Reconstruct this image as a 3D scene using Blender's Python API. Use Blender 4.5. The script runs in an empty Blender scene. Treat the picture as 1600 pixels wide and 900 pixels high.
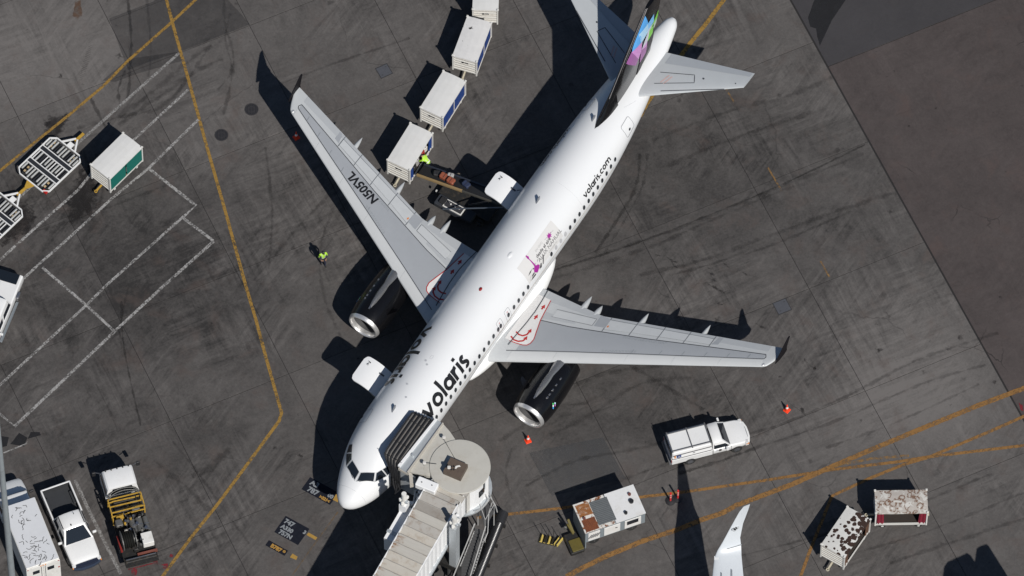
import bpy, math, random
from mathutils import Vector, Matrix
import mathutils.geometry as mg
random.seed(7)
R=math.radians; PI=math.pi
scene=bpy.context.scene; col=scene.collection
# ---------------------------------------------------------------- camera (solved from the aircraft and the slab grid)
TILT,ROLL,FPX,DIST=0.507402,0.011439,13633.99,523.45
LOOK=Vector((0,math.sin(TILT),-math.cos(TILT))); UP0=Vector((0,math.cos(TILT),math.sin(TILT))); X0=Vector((1,0,0))
RT=X0*math.cos(ROLL)+UP0*math.sin(ROLL); UPV=-X0*math.sin(ROLL)+UP0*math.cos(ROLL)
CAM=-DIST*LOOK
cd=bpy.data.cameras.new('camera'); cam=bpy.data.objects.new('camera',cd); col.objects.link(cam)
cd.sensor_width=36; cd.lens=FPX*36/1600; cd.clip_start=1; cd.clip_end=8000
cam.matrix_world=Matrix(((RT.x,UPV.x,-LOOK.x,CAM.x),(RT.y,UPV.y,-LOOK.y,CAM.y),(RT.z,UPV.z,-LOOK.z,CAM.z),(0,0,0,1)))
scene.camera=cam
# ---------------------------------------------------------------- light
SUN=Vector((.4779,-.8838,1.0)).normalized()
w=bpy.data.worlds.new('World'); scene.world=w; w.use_nodes=True
nt=w.node_tree; bg=nt.nodes['Background']; sky=nt.nodes.new('ShaderNodeTexSky'); sky.sky_type='NISHITA'; sky.sun_disc=False
sky.sun_elevation=math.asin(SUN.z); sky.sun_rotation=math.atan2(SUN.x,SUN.y); sky.altitude=100; sky.air_density=1.0; sky.dust_density=.3; sky.ozone_density=1.5
nt.links.new(sky.outputs[0],bg.inputs[0]); bg.inputs[1].default_value=0.05
sd=bpy.data.lights.new('sun','SUN'); sd.energy=4.25; sd.angle=R(.53); sd.color=(1,.965,.91)
so=bpy.data.objects.new('sun',sd); col.objects.link(so); so.rotation_euler=SUN.to_track_quat('Z','Y').to_euler()
scene.view_settings.view_transform='Standard'; scene.view_settings.look='None'; scene.view_settings.exposure=0; scene.view_settings.gamma=1
scene.cycles.max_bounces=6
# ---------------------------------------------------------------- measuring: a point of the photograph, at a known height, as a place in the world
def G(px,py,z=0):
    v=LOOK*FPX+RT*(px-800)+UPV*(450-py); t=(z-CAM.z)/v.z; p=CAM+v*t
    return Vector((p.x,p.y,z))
# ---------------------------------------------------------------- mesh builder
class MB:
    def __init__(s): s.v=[]; s.f=[]; s.m=[]; s.mi=0; s.uv=[]
    def add(s,vs,fs,mi=None):
        o=len(s.v); s.v+= [tuple(x) for x in vs]
        for f in fs: s.f.append([o+i for i in f]); s.m.append(s.mi if mi is None else mi)
        return s
    def box(s,c,d,rz=0,bev=0,mi=None,ry=0,rx=0,taper=1,ty=None):
        hx,hy,hz=d[0]/2,d[1]/2,d[2]/2; ty=taper if ty is None else ty
        if bev<=0:
            P=[(-hx,-hy,-hz),(hx,-hy,-hz),(hx,hy,-hz),(-hx,hy,-hz),(-hx*taper,-hy*ty,hz),(hx*taper,-hy*ty,hz),(hx*taper,hy*ty,hz),(-hx*taper,hy*ty,hz)]
            F=[(3,2,1,0),(4,5,6,7),(0,1,5,4),(1,2,6,5),(2,3,7,6),(3,0,4,7)]
        else:
            b=min(bev,hx*.9,hy*.9,hz*.9); P=[]
            def ring(x,y,z): return [(-x+b,-y,z),(x-b,-y,z),(x,-y+b,z),(x,y-b,z),(x-b,y,z),(-x+b,y,z),(-x,y-b,z),(-x,-y+b,z)]
            def ring2(x,y,z): return [(-x+b*.6,-y,z),(x-b*.6,-y,z),(x,-y+b*.6,z),(x,y-b*.6,z),(x-b*.6,y,z),(-x+b*.6,y,z),(-x,y-b*.6,z),(-x,-y+b*.6,z)]
            P=ring2(hx-b*.7,hy-b*.7,-hz)+ring(hx,hy,-hz+b*.7)+ring(hx*taper,hy*ty,hz-b*.7)+ring2(hx*taper-b*.7,hy*ty-b*.7,hz)
            F=[tuple(reversed(range(8))),tuple(range(24,32))]
            for k in range(3):
                for i in range(8): j=(i+1)%8; F.append((k*8+i,k*8+j,k*8+8+j,k*8+8+i))
        M=Matrix.Rotation(rz,3,'Z')@Matrix.Rotation(ry,3,'Y')@Matrix.Rotation(rx,3,'X'); c=Vector(c)
        return s.add([M@Vector(p)+c for p in P],F,mi)
    def bar(s,a,b,w,h=None,mi=None):
        a=Vector(a); b=Vector(b); h=h or w; d=b-a; L=d.length
        if L<1e-6: return s
        q=d.to_track_quat('X','Z').to_matrix(); c=(a+b)/2
        P=[(-L/2,-w/2,-h/2),(L/2,-w/2,-h/2),(L/2,w/2,-h/2),(-L/2,w/2,-h/2),(-L/2,-w/2,h/2),(L/2,-w/2,h/2),(L/2,w/2,h/2),(-L/2,w/2,h/2)]
        return s.add([q@Vector(p)+c for p in P],[(3,2,1,0),(4,5,6,7),(0,1,5,4),(1,2,6,5),(2,3,7,6),(3,0,4,7)],mi)
    def tube(s,pts,r,n=8,mi=None,cap=True):
        pts=[Vector(p) for p in pts]; o=len(s.v); rr=r if isinstance(r,(list,tuple)) else [r]*len(pts); vs=[]; fs=[]
        up=Vector((0,0,1))
        for i,p in enumerate(pts):
            d=(pts[min(i+1,len(pts)-1)]-pts[max(i-1,0)]).normalized()
            a=d.cross(up); a=a.normalized() if a.length>.05 else d.cross(Vector((1,0,0))).normalized(); b=a.cross(d)
            vs+=[p+(a*math.cos(2*PI*k/n)+b*math.sin(2*PI*k/n))*rr[i] for k in range(n)]
        for i in range(len(pts)-1):
            for k in range(n): l=(k+1)%n; fs.append((i*n+k,i*n+l,i*n+n+l,i*n+n+k))
        if cap: fs.append(tuple(reversed(range(n)))); fs.append(tuple((len(pts)-1)*n+k for k in range(n)))
        return s.add(vs,fs,mi)
    def cyl(s,c,r,h,n=20,axis='Z',r2=None,mi=None):
        c=Vector(c); ax={'X':Vector((1,0,0)),'Y':Vector((0,1,0)),'Z':Vector((0,0,1))}[axis]
        return s.tube([c-ax*h/2,c+ax*h/2],[r,r if r2 is None else r2],n,mi)
    def loft(s,rings,mi=None,cap=True,closed=True):
        n=len(rings[0]); vs=[p for r in rings for p in r]; fs=[]
        for i in range(len(rings)-1):
            for k in range(n if closed else n-1): l=(k+1)%n; fs.append((i*n+k,i*n+l,i*n+n+l,i*n+n+k))
        if cap: fs.append(tuple(reversed(range(n)))); fs.append(tuple((len(rings)-1)*n+k for k in range(n)))
        return s.add(vs,fs,mi)
    def prism(s,poly,z0,z1,mi=None,f=None):
        n=len(poly); vs=[(p[0],p[1],z0) for p in poly]+[(p[0],p[1],z1) for p in poly]
        if f: vs=[f(*v) for v in vs]
        fs=[tuple(reversed(range(n))),tuple(range(n,2*n))]+[(i,(i+1)%n,n+(i+1)%n,n+i) for i in range(n)]
        return s.add(vs,fs,mi)
    def ball(s,c,r,n=10,m=7,mi=None,sc=(1,1,1)):
        c=Vector(c); rings=[]
        for i in range(m+1):
            a=PI*i/m; a=min(max(a,.02),PI-.02)
            rings.append([c+Vector((r*sc[0]*math.sin(a)*math.cos(2*PI*k/n),r*sc[1]*math.sin(a)*math.sin(2*PI*k/n),-r*sc[2]*math.cos(a))) for k in range(n)])
        return s.loft(rings,mi)
    def lathe(s,prof,c=(0,0,0),axis='X',n=32,mi=None,cap=False):
        c=Vector(c); rings=[]
        for x,r in prof:
            rg=[]
            for k in range(n):
                a=2*PI*k/n; u,v=r*math.cos(a),r*math.sin(a)
                rg.append(c+(Vector((x,u,v)) if axis=='X' else Vector((u,x,v)) if axis=='Y' else Vector((u,v,x))))
            rings.append(rg)
        return s.loft(rings,mi,cap)
    def build(s,name,mat,parent=None,smooth=0,uv=None):
        me=bpy.data.meshes.new(name); me.from_pydata([tuple(v) for v in s.v],[],s.f)
        mats=mat if isinstance(mat,(list,tuple)) else [mat]
        for m in mats: me.materials.append(m)
        if len(mats)>1: me.polygons.foreach_set('material_index',s.m)
        if uv is not None:
            l=me.uv_layers.new(name='UVMap')
            for lp in me.loops: l.data[lp.index].uv=uv[lp.vertex_index]
        if smooth:
            me.polygons.foreach_set('use_smooth',[True]*len(me.polygons))
            if smooth<180: me.set_sharp_from_angle(angle=R(smooth))
        me.update()
        o=bpy.data.objects.new(name,me); col.objects.link(o)
        if parent: o.parent=parent
        return o
def tag(o,label=None,cat=None,group=None,kind=None):
    if label: o['label']=label
    if cat: o['category']=cat
    if group: o['group']=group
    if kind: o['kind']=kind
    return o
def thing(name,label,cat,loc=(0,0,0),rz=0,group=None):
    o=bpy.data.objects.new(name,None); col.objects.link(o); o.location=loc; o.rotation_euler=(0,0,rz); o.empty_display_size=.3
    return tag(o,label,cat,group)
def copy_tree(o,parent=None):
    c=o.copy(); col.objects.link(c); c.parent=parent
    for ch in list(o.children): copy_tree(ch,c)
    return c
# ---------------------------------------------------------------- materials
def newmat(name):
    m=bpy.data.materials.new(name); m.use_nodes=True; nt=m.node_tree; b=nt.nodes['Principled BSDF']; return m,nt,b
def N(nt,t,**k):
    n=nt.nodes.new(t)
    for a,v in k.items():
        if a.startswith('i_'):
            key=a[2:]; key=int(key) if key.isdigit() else key.replace('_',' ')
            n.inputs[key].default_value=v
        else: setattr(n,a,v)
    return n
def math_(nt,op,a,b=None,c=None,clamp=False):
    n=nt.nodes.new('ShaderNodeMath'); n.operation=op; n.use_clamp=clamp
    for i,x in enumerate((a,b,c)):
        if x is None: continue
        if isinstance(x,(int,float)): n.inputs[i].default_value=x
        else: nt.links.new(x,n.inputs[i])
    return n.outputs[0]
def ramp(nt,x,a,b):
    n=nt.nodes.new('ShaderNodeMapRange'); n.interpolation_type='SMOOTHSTEP'; nt.links.new(x,n.inputs[0])
    n.inputs[1].default_value=a; n.inputs[2].default_value=b; return n.outputs[0]
def mix(nt,f,a,b,mode='MIX'):
    n=nt.nodes.new('ShaderNodeMix'); n.data_type='RGBA'; n.blend_type=mode
    for i,x in ((0,f),(6,a),(7,b)):
        if isinstance(x,(int,float)): n.inputs[i].default_value=x
        elif isinstance(x,(tuple,list)): n.inputs[i].default_value=(x[0],x[1],x[2],1)
        else: nt.links.new(x,n.inputs[i])
    return n.outputs[2]
def noise(nt,vec,scale,detail=4,rough=.55,dist=0):
    n=N(nt,'ShaderNodeTexNoise',i_Scale=scale,i_Detail=detail,i_Roughness=rough,i_Distortion=dist)
    if vec: nt.links.new(vec,n.inputs['Vector'])
    return n.outputs['Fac']
def mapping(nt,vec,sc=(1,1,1),rot=(0,0,0),loc=(0,0,0)):
    n=N(nt,'ShaderNodeMapping'); n.inputs['Scale'].default_value=sc; n.inputs['Rotation'].default_value=rot; n.inputs['Location'].default_value=loc
    nt.links.new(vec,n.inputs['Vector']); return n.outputs[0]
def gp(nt): return nt.nodes.new('ShaderNodeNewGeometry').outputs['Position']
def oc(nt): return nt.nodes.new('ShaderNodeTexCoord').outputs['Object']
MC={}
def M(name,c,rough=.5,metal=0,var=.12,scale=3,dirt=0,dc=(.05,.04,.03),dscale=1.2,coat=0,bump=0,spec=None):
    """painted or bare surface with uneven tone and some grime of its own"""
    if name in MC: return MC[name]
    m,nt,b=newmat(name); v=oc(nt)
    n=noise(nt,v,scale,5,.6); f=math_(nt,'MULTIPLY_ADD',n,2*var,1-var)
    base=mix(nt,1.0,c,(1,1,1),'MULTIPLY')
    cc=nt.nodes.new('ShaderNodeVectorMath'); cc.operation='SCALE'; cc.inputs[0].default_value=c; nt.links.new(f,cc.inputs[3])
    out=cc.outputs[0]
    if dirt:
        n2=noise(nt,v,dscale,8,.7,.3); k=math_(nt,'MULTIPLY',ramp(nt,n2,.48,.72),dirt); out=mix(nt,k,out,dc)
    nt.links.new(out,b.inputs['Base Color']); b.inputs['Roughness'].default_value=rough; b.inputs['Metallic'].default_value=metal
    n3=noise(nt,v,scale*4,3); nt.links.new(math_(nt,'MULTIPLY_ADD',n3,.25,rough-.12,clamp=True),b.inputs['Roughness'])
    if coat: b.inputs['Coat Weight'].default_value=coat; b.inputs['Coat Roughness'].default_value=.06
    if spec is not None: b.inputs['Specular IOR Level'].default_value=spec
    if bump:
        bp=nt.nodes.new('ShaderNodeBump'); bp.inputs['Strength'].default_value=bump; bp.inputs['Distance'].default_value=.02
        nt.links.new(noise(nt,v,scale*6,5,.7),bp.inputs['Height']); nt.links.new(bp.outputs[0],b.inputs['Normal'])
    MC[name]=m; return m
def glassmat(name,c=(.012,.016,.022),rough=.06):
    if name in MC: return MC[name]
    m,nt,b=newmat(name); b.inputs['Base Color'].default_value=(*c,1); b.inputs['Roughness'].default_value=rough; b.inputs['Specular IOR Level'].default_value=.6
    MC[name]=m; return m
def rustmat(name,paint,rust,lo,hi,scale,dist=0,ring=False,vor=False,rough=.6,side=0):
    m,nt,b=newmat(name); v=oc(nt)
    n=noise(nt,v,scale,6,.6,dist); n2=noise(nt,v,.9,2)
    if vor:
        vo=N(nt,'ShaderNodeTexVoronoi',i_Scale=scale*1.6); nt.links.new(v,vo.inputs['Vector'])
        s=math_(nt,'ADD',math_(nt,'MULTIPLY',math_(nt,'SUBTRACT',.62,vo.outputs['Distance']),.55),math_(nt,'MULTIPLY',n,.6)); s=math_(nt,'ADD',s,math_(nt,'MULTIPLY',n2,.35))
    else: s=math_(nt,'ADD',math_(nt,'MULTIPLY',n,.8),math_(nt,'MULTIPLY',n2,.4))
    if side: sy=nt.nodes.new('ShaderNodeSeparateXYZ'); nt.links.new(v,sy.inputs[0]); s=math_(nt,'ADD',s,math_(nt,'MULTIPLY_ADD',sy.outputs[1],side,-.03))
    k=ramp(nt,s,lo,hi)
    if ring:
        dn=N(nt,'ShaderNodeTexNoise',i_Scale=3.5,i_Detail=4); nt.links.new(v,dn.inputs['Vector']); ds=N(nt,'ShaderNodeVectorMath',operation='SCALE'); nt.links.new(dn.outputs['Color'],ds.inputs[0]); ds.inputs[3].default_value=.42
        da=N(nt,'ShaderNodeVectorMath',operation='ADD'); nt.links.new(v,da.inputs[0]); nt.links.new(ds.outputs[0],da.inputs[1]); v2=da.outputs[0]
        wv=N(nt,'ShaderNodeTexVoronoi',i_Scale=scale*.9); nt.links.new(v2,wv.inputs['Vector'])
        rg=math_(nt,'SUBTRACT',1,math_(nt,'MULTIPLY',math_(nt,'ABSOLUTE',math_(nt,'SUBTRACT',wv.outputs['Distance'],.33)),8),clamp=True)
        w2=N(nt,'ShaderNodeTexVoronoi',i_Scale=scale*.62); nt.links.new(mapping(nt,v2,(1,1,1),(0,0,.7),(3.3,1.7,0)),w2.inputs['Vector'])
        rg2=math_(nt,'SUBTRACT',1,math_(nt,'MULTIPLY',math_(nt,'ABSOLUTE',math_(nt,'SUBTRACT',w2.outputs['Distance'],.30)),9),clamp=True)
        k=math_(nt,'MULTIPLY',k,math_(nt,'MULTIPLY_ADD',math_(nt,'MAXIMUM',rg,rg2),.68,.32))
    pc=mix(nt,noise(nt,v,5,5),[x*.88 for x in paint],[min(1,x*1.06) for x in paint]); rc=mix(nt,noise(nt,v,9,5),[x*.6 for x in rust],[x*1.5 for x in rust])
    nt.links.new(mix(nt,k,pc,rc),b.inputs['Base Color']); nt.links.new(math_(nt,'MULTIPLY_ADD',k,.3,rough-.1),b.inputs['Roughness'])
    return m
white_paint=M('aircraft_white',(.72,.727,.735),.36,var=.015,scale=.7,coat=.3)
fair_white=M('fairing_white',(.80,.80,.79),.4,var=.03,scale=1,dirt=.12,dc=(.5,.48,.44))
black_paint=M('gloss_black',(.005,.005,.006),.22,var=.1,coat=.12,spec=.35)
dark_line=M('seam_dark',(.05,.055,.065),.7)
glass=glassmat('dark_glass')
rubber=M('tyre_rubber',(.018,.018,.018),.85,var=.2,scale=6,dirt=.3,dc=(.08,.075,.07))
steel=M('bare_steel',(.45,.45,.46),.35,.9,dirt=.2)
polished=M('polished_aluminium',(.80,.79,.78),.34,.75,var=.04)
van_white=M('vehicle_white',(.74,.74,.735),.3,var=.03,scale=2,dirt=.1,dc=(.5,.46,.4),coat=.4)
dull_white=M('dull_white',(.70,.69,.66),.5,var=.06,scale=3,dirt=.35,dc=(.38,.35,.30),dscale=2.5)
black_plastic=M('black_plastic',(.02,.02,.022),.5,var=.2)
yellow_paint=M('equipment_yellow',(.46,.28,.04),.5,var=.15,dirt=.65,dc=(.08,.05,.02),dscale=5)
orange=M('cone_orange',(.85,.06,.015),.5,var=.08)
red=M('red_paint',(.45,.02,.015),.5,var=.15)
# ---------------------------------------------------------------- the ground: concrete slabs, asphalt, paint and stains
G0=Vector((28.066,-3.4554)); SL=7.69; GA=3.5841619
GV=Vector((math.cos(GA),math.sin(GA))); GU=Vector((GV.y,-GV.x))
def slab_pt(i,j,z=0): p=G0+GU*SL*i+GV*SL*j; return Vector((p.x,p.y,z))
def ground_mat(name,c0,c1,warm,blobs=(),crack=.5,spots=.6,streak=.5,joint=False):
    m,nt,b=newmat(name); v=gp(nt)
    big=noise(nt,v,.045,3,.5); mid=noise(nt,v,.35,7,.68,.4); fine=noise(nt,v,3.2,8,.72); tiny=noise(nt,v,22,3,.6)
    s=math_(nt,'ADD',math_(nt,'MULTIPLY',big,.30),math_(nt,'MULTIPLY',mid,.55)); s=math_(nt,'ADD',s,math_(nt,'MULTIPLY',fine,.30)); s=math_(nt,'ADD',s,math_(nt,'MULTIPLY',tiny,.22))
    s=math_(nt,'SUBTRACT',s,.72)
    # brushed streaks, two directions along the slabs
    st=None
    for k,(ang,seed) in enumerate(((GA,3),(GA+PI/2,11),(GA+.55,23))):
        mv=mapping(nt,v,(1,1,1),(0,0,-ang),(seed,0,0)); mv=mapping(nt,mv,(.22,2.4,1))
        a=noise(nt,mv,1.0,6,.7,.6); msk=ramp(nt,noise(nt,v,.13+.02*k,3,.6,.8),.47,.62); a=math_(nt,'MULTIPLY',math_(nt,'SUBTRACT',a,.5),msk)
        st=a if st is None else math_(nt,'ADD',st,a)
    s=math_(nt,'MULTIPLY_ADD',st,streak*2.0,s)
    fl=noise(nt,v,1.1,7,.75,.9); s=math_(nt,'MULTIPLY_ADD',math_(nt,'SUBTRACT',fl,.5),.42,s); ft=noise(nt,v,7,6,.75,.3); s=math_(nt,'MULTIPLY_ADD',math_(nt,'SUBTRACT',ft,.5),.5,s)
    for (px,py,rx,ry,rot,amt) in blobs:
        c=G(px,py); mv=mapping(nt,v,(1,1,1),(0,0,0),(-c.x,-c.y,0)); mv=mapping(nt,mv,(1/rx,1/ry,0),(0,0,-rot))
        ln=N(nt,'ShaderNodeVectorMath',operation='LENGTH'); nt.links.new(mv,ln.inputs[0])
        d=math_(nt,'ADD',ln.outputs['Value'],math_(nt,'MULTIPLY',mid,.9)); k=ramp(nt,d,1.55,.65); s=math_(nt,'MULTIPLY_ADD',k,amt,s)
    oi=nt.nodes.new('ShaderNodeObjectInfo'); s=math_(nt,'ADD',s,math_(nt,'MULTIPLY',math_(nt,'SUBTRACT',oi.outputs['Random'],.5),.11 if joint else 0))
    t=math_(nt,'MULTIPLY_ADD',s,1.2,.5,clamp=True)
    out=mix(nt,t,c0,c1)
    wk=ramp(nt,noise(nt,v,.5,5,.65,.5),.52,.75); out=mix(nt,math_(nt,'MULTIPLY',wk,.45),out,warm)
    # oil spots
    if spots:
        for sc,th,am in ((.55,.085,.75),(1.7,.10,.55),(.21,.06,.5)):
            vo=N(nt,'ShaderNodeTexVoronoi',i_Scale=sc); dv=N(nt,'ShaderNodeVectorMath',operation='ADD')
            nz=N(nt,'ShaderNodeTexNoise',i_Scale=3.0,i_Detail=4); nt.links.new(v,nz.inputs['Vector']); sc2=N(nt,'ShaderNodeVectorMath',operation='SCALE'); nt.links.new(nz.outputs['Color'],sc2.inputs[0]); sc2.inputs[3].default_value=.45
            nt.links.new(v,dv.inputs[0]); nt.links.new(sc2.outputs[0],dv.inputs[1]); nt.links.new(dv.outputs[0],vo.inputs['Vector'])
            sp=nt.nodes.new('ShaderNodeSeparateColor'); nt.links.new(vo.outputs['Color'],sp.inputs[0])
            r=math_(nt,'MULTIPLY',ramp(nt,sp.outputs[0],.45,1.0),th); k=ramp(nt,math_(nt,'SUBTRACT',vo.outputs['Distance'],r),.035,-.02)
            k=math_(nt,'MULTIPLY',k,math_(nt,'MULTIPLY',ramp(nt,sp.outputs[0],.5,.6),am*spots)); out=mix(nt,k,out,(.018,.016,.016))
    if crack:
        nz=N(nt,'ShaderNodeTexNoise',i_Scale=.8,i_Detail=5,i_Roughness=.6); nt.links.new(v,nz.inputs['Vector']); sc2=N(nt,'ShaderNodeVectorMath',operation='SCALE'); nt.links.new(nz.outputs['Color'],sc2.inputs[0]); sc2.inputs[3].default_value=.7
        dv=N(nt,'ShaderNodeVectorMath',operation='ADD'); nt.links.new(v,dv.inputs[0]); nt.links.new(sc2.outputs[0],dv.inputs[1])
        vo=N(nt,'ShaderNodeTexVoronoi',i_Scale=.16,feature='DISTANCE_TO_EDGE'); nt.links.new(dv.outputs[0],vo.inputs['Vector'])
        k=math_(nt,'MULTIPLY',ramp(nt,vo.outputs['Distance'],.0055,.0015),ramp(nt,noise(nt,v,.15,2),.54,.62)); out=mix(nt,math_(nt,'MULTIPLY',k,crack),out,(.02,.018,.018))
    nt.links.new(out,b.inputs['Base Color']); b.inputs['Roughness'].default_value=.85; b.inputs['Specular IOR Level'].default_value=.25
    bp=nt.nodes.new('ShaderNodeBump'); bp.inputs['Strength'].default_value=.35; bp.inputs['Distance'].default_value=.02; nt.links.new(math_(nt,'ADD',fine,tiny),bp.inputs['Height']); nt.links.new(bp.outputs[0],b.inputs['Normal'])
    return m
blobs=[(170,430,13,9,.6,-.25),(1080,300,12,10,.5,-.15),(950,640,9,5,.3,-.14),(60,90,11,7,.3,.30),(560,70,8,5,.2,.10),(1430,560,7,6,.4,.28),(1380,640,9,4,.4,.16),(240,130,5,3,.7,-.16),(250,700,9,4,.3,-.10),(1150,860,7,3,.3,.10),(1480,860,6,3,.3,.04),(1100,760,16,4,.35,.10),(1400,700,12,5,.35,.12),(800,60,6,5,.2,-.04),(1240,180,5,7,.3,.06)]
concrete=ground_mat('apron_concrete',(.028,.0262,.0258),(.146,.135,.129),(.090,.068,.060),blobs,crack=.35,joint=True)
asphalt_m=ground_mat('brown_asphalt',(.036,.030,.0295),(.098,.082,.079),(.088,.062,.056),(),crack=.8,spots=.6,streak=.22)
asphalt_d=ground_mat('dark_asphalt',(.036,.034,.037),(.060,.057,.060),(.05,.045,.045),(),crack=.3,spots=.3,streak=.1)
far_m=ground_mat('far_concrete',(.035,.032,.031),(.105,.10,.095),(.08,.065,.055),(),crack=.2,spots=.2)
joint_m=M('joint_sealant',(.016,.015,.015),.8)
def sheet(name,pts,z,mat,kind='structure'):
    o=MB().add([(p[0],p[1],z) for p in pts],[tuple(range(len(pts)))]).build(name,mat); tag(o,kind=kind); return o
sheet('ground',[(-3500,-3500),(3500,-3500),(3500,3500),(-3500,3500)],-.05,far_m)
apron=sheet('apron',[slab_pt(-7,-.1),slab_pt(10,-.1),slab_pt(10,11),slab_pt(-7,11)],-.028,joint_m)
if apron.data.polygons[0].normal.z<0: apron.data.flip_normals()
def slab_mesh(a,b2,w=SL,h=SL):
    g=.014; mb=MB(); n=1
    P=[GU*(a*SL+g)+GV*(b2*SL+g),GU*(a*SL+w-g)+GV*(b2*SL+g),GU*(a*SL+w-g)+GV*(b2*SL+h-g),GU*(a*SL+g)+GV*(b2*SL+h-g)]
    c=.012
    c4=(P[0]+P[2])/2
    top=[p+(c4-p).normalized()*c for p in P]
    vs=[(p.x,p.y,-.026) for p in P]+[(p.x,p.y,-.008) for p in P]+[(p.x,p.y,0) for p in top]
    mb.add(vs,[(0,1,5,4),(1,2,6,5),(2,3,7,6),(3,0,4,7),(4,5,9,8),(5,6,10,9),(6,7,11,10),(7,4,8,11),(8,9,10,11)])
    return mb
first=None
for i in range(-7,10):
    for j in range(0,11):
        p=slab_pt(i,j)
        if (i,j)==(5,4):
            for k in (0,.5):
                o=slab_mesh(k,0,SL/2).build('concrete_slab',concrete,apron); o.location=(p.x,p.y,0)
            continue
        if first is None: first=slab_mesh(0,0).build('concrete_slab',concrete,apron); o=first
        else: o=first.copy(); col.objects.link(o)
        o.location=(p.x,p.y,random.uniform(-.0018,.0018))
for ch in apron.children:
    if ch.data.polygons[8].normal.z<0: ch.data.flip_normals()
a0=sheet('asphalt_apron',[slab_pt(-60,-.012),slab_pt(2.745,-.012),slab_pt(2.745,-60),slab_pt(-60,-60)],-.006,asphalt_m)
a1=sheet('asphalt_strip',[slab_pt(2.75,-.012),slab_pt(60,-.012),slab_pt(60,-60),slab_pt(2.75,-60)],-.002,asphalt_d)
# --- painted and stained sheets
def decalmat(name,c,alpha=1,wear=.5,lo=.35,hi=.6,scale=5,c2=None,edge=.18,rough=.7,stretch=None):
    m,nt,b=newmat(name); v=gp(nt); uv=nt.nodes.new('ShaderNodeUVMap').outputs[0]
    sp=nt.nodes.new('ShaderNodeSeparateXYZ'); nt.links.new(uv,sp.inputs[0])
    n=noise(nt,v,scale,7,.7,.3); n2=noise(nt,v,scale*.16,3,.6)
    vv=sp.outputs[1] # 0 edge .. 1 middle
    n3=noise(nt,v,scale*1.3,5,.7)
    e=math_(nt,'ADD',vv,math_(nt,'MULTIPLY',math_(nt,'SUBTRACT',n3,.5),edge*4)); e=ramp(nt,e,edge*.25,edge*1.1)
    s=math_(nt,'ADD',math_(nt,'MULTIPLY',n,.7),math_(nt,'MULTIPLY',n2,.3))
    k=math_(nt,'SUBTRACT',1,math_(nt,'MULTIPLY',ramp(nt,s,hi,lo),wear)); a=math_(nt,'MULTIPLY',math_(nt,'MULTIPLY',k,e),alpha)
    nt.links.new(mix(nt,noise(nt,v,scale*.5,5,.7),[x*.7 for x in c],c2 or [x*1.25 for x in c]),b.inputs['Base Color']); b.inputs['Roughness'].default_value=rough; b.inputs['Specular IOR Level'].default_value=.25
    nt.links.new(a,b.inputs['Alpha']); return m
def ribbon(name,pts,wd,mat,z=.008,smooth=0,parent=None,taper=False):
    P=[G(*p) if len(p)==2 else Vector(p) for p in pts]
    if smooth:
        Q=[]
        for i in range(len(P)-1):
            a,b,c,d=P[max(i-1,0)],P[i],P[i+1],P[min(i+2,len(P)-1)]
            for k in range(smooth):
                t=k/smooth; Q.append(.5*((2*b)+(c-a)*t+(2*a-5*b+4*c-d)*t*t+(3*b-a-3*c+d)*t**3))
        Q.append(P[-1]); P=Q
    vs=[];uv=[];fs=[];L=0
    for i,p in enumerate(P):
        d=(P[min(i+1,len(P)-1)]-P[max(i-1,0)]); d.z=0; d.normalize(); n=Vector((-d.y,d.x,0))
        if 0<i<len(P)-1:
            d1=(P[i]-P[i-1]).normalized(); c=max(.5,d.dot(d1))
        else: c=1
        if i: L+=(P[i]-P[i-1]).length
        ww=wd/2/c*(math.sin(PI*min(max(i/(len(P)-1),.03),.97)) if taper else 1)
        for q,e in ((-1,0),(0,1),(1,0)): x=p+n*ww*q; vs.append((x.x,x.y,z)); uv.append((L,e))
        if i:
            k=3*i
            for q in (0,1): fs.append((k-3+q,k+q,k+q+1,k-2+q))
    mb=MB().add(vs,fs); o=mb.build(name,mat,parent,uv=uv)
    if o.data.polygons[0].normal.z<0: o.data.flip_normals()
    return o
def patch(name,pts,mat,z=.004,kind='structure',parent=None):
    P=[G(*p) if len(p)==2 else Vector(p) for p in pts]; c=sum(P,Vector())/len(P); n=len(P)
    # an inset ring gives the edge its own softness
    vs=[(p.x,p.y,z) for p in P]+[(c.x,c.y,z)]; uv=[(0,0)]*n+[(0,1.0 if 'spot' in name else 2.0)]
    o=MB().add(vs,[(i,(i+1)%n,n) for i in range(n)]).build(name,mat,parent,uv=uv)
    if o.data.polygons[0].normal.z<0: o.data.flip_normals()
    return o
yl=decalmat('worn_yellow_line',(.27,.155,.038),.97,.9,.36,.53,6,c2=(.35,.21,.05))
yo=decalmat('worn_orange_line',(.23,.118,.04),.97,.75,.37,.54,5,c2=(.31,.165,.055))
yf=decalmat('faded_yellow_line',(.30,.17,.06),.7,1,.40,.6,4)
wl=decalmat('worn_white_line',(.30,.29,.285),.92,.95,.40,.57,8,c2=(.46,.45,.44),edge=.25)
wf=decalmat('faded_white_line',(.28,.27,.265),.8,.85,.40,.58,9,c2=(.42,.41,.40),edge=.3)
ln=0
def line(name,pts,wd,mat,smooth=0):
    global ln; ln+=1
    return ribbon(name,pts,wd,mat,.008+.0006*ln,smooth,apron)
line('yellow_line',[(257,-12),(270,38),(296,130),(322,225),(352,330),(385,450),(400,500),(416,560),(430,610),(440,645),(436,658),(400,707),(340,788),(300,838),(250,906)],.22,yl)
line('yellow_line',[(318,-12),(268,35),(200,95),(162,134),(110,178),(50,226),(-10,275)],.20,yl)
line('yellow_line',[(885,901),(905,890),(950,868),(1000,847),(1060,827),(1100,811),(1128,802),(1150,790),(1200,771),(1240,756),(1300,729),(1375,697),(1425,676),(1525,635),(1610,603)],.36,yo)
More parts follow.
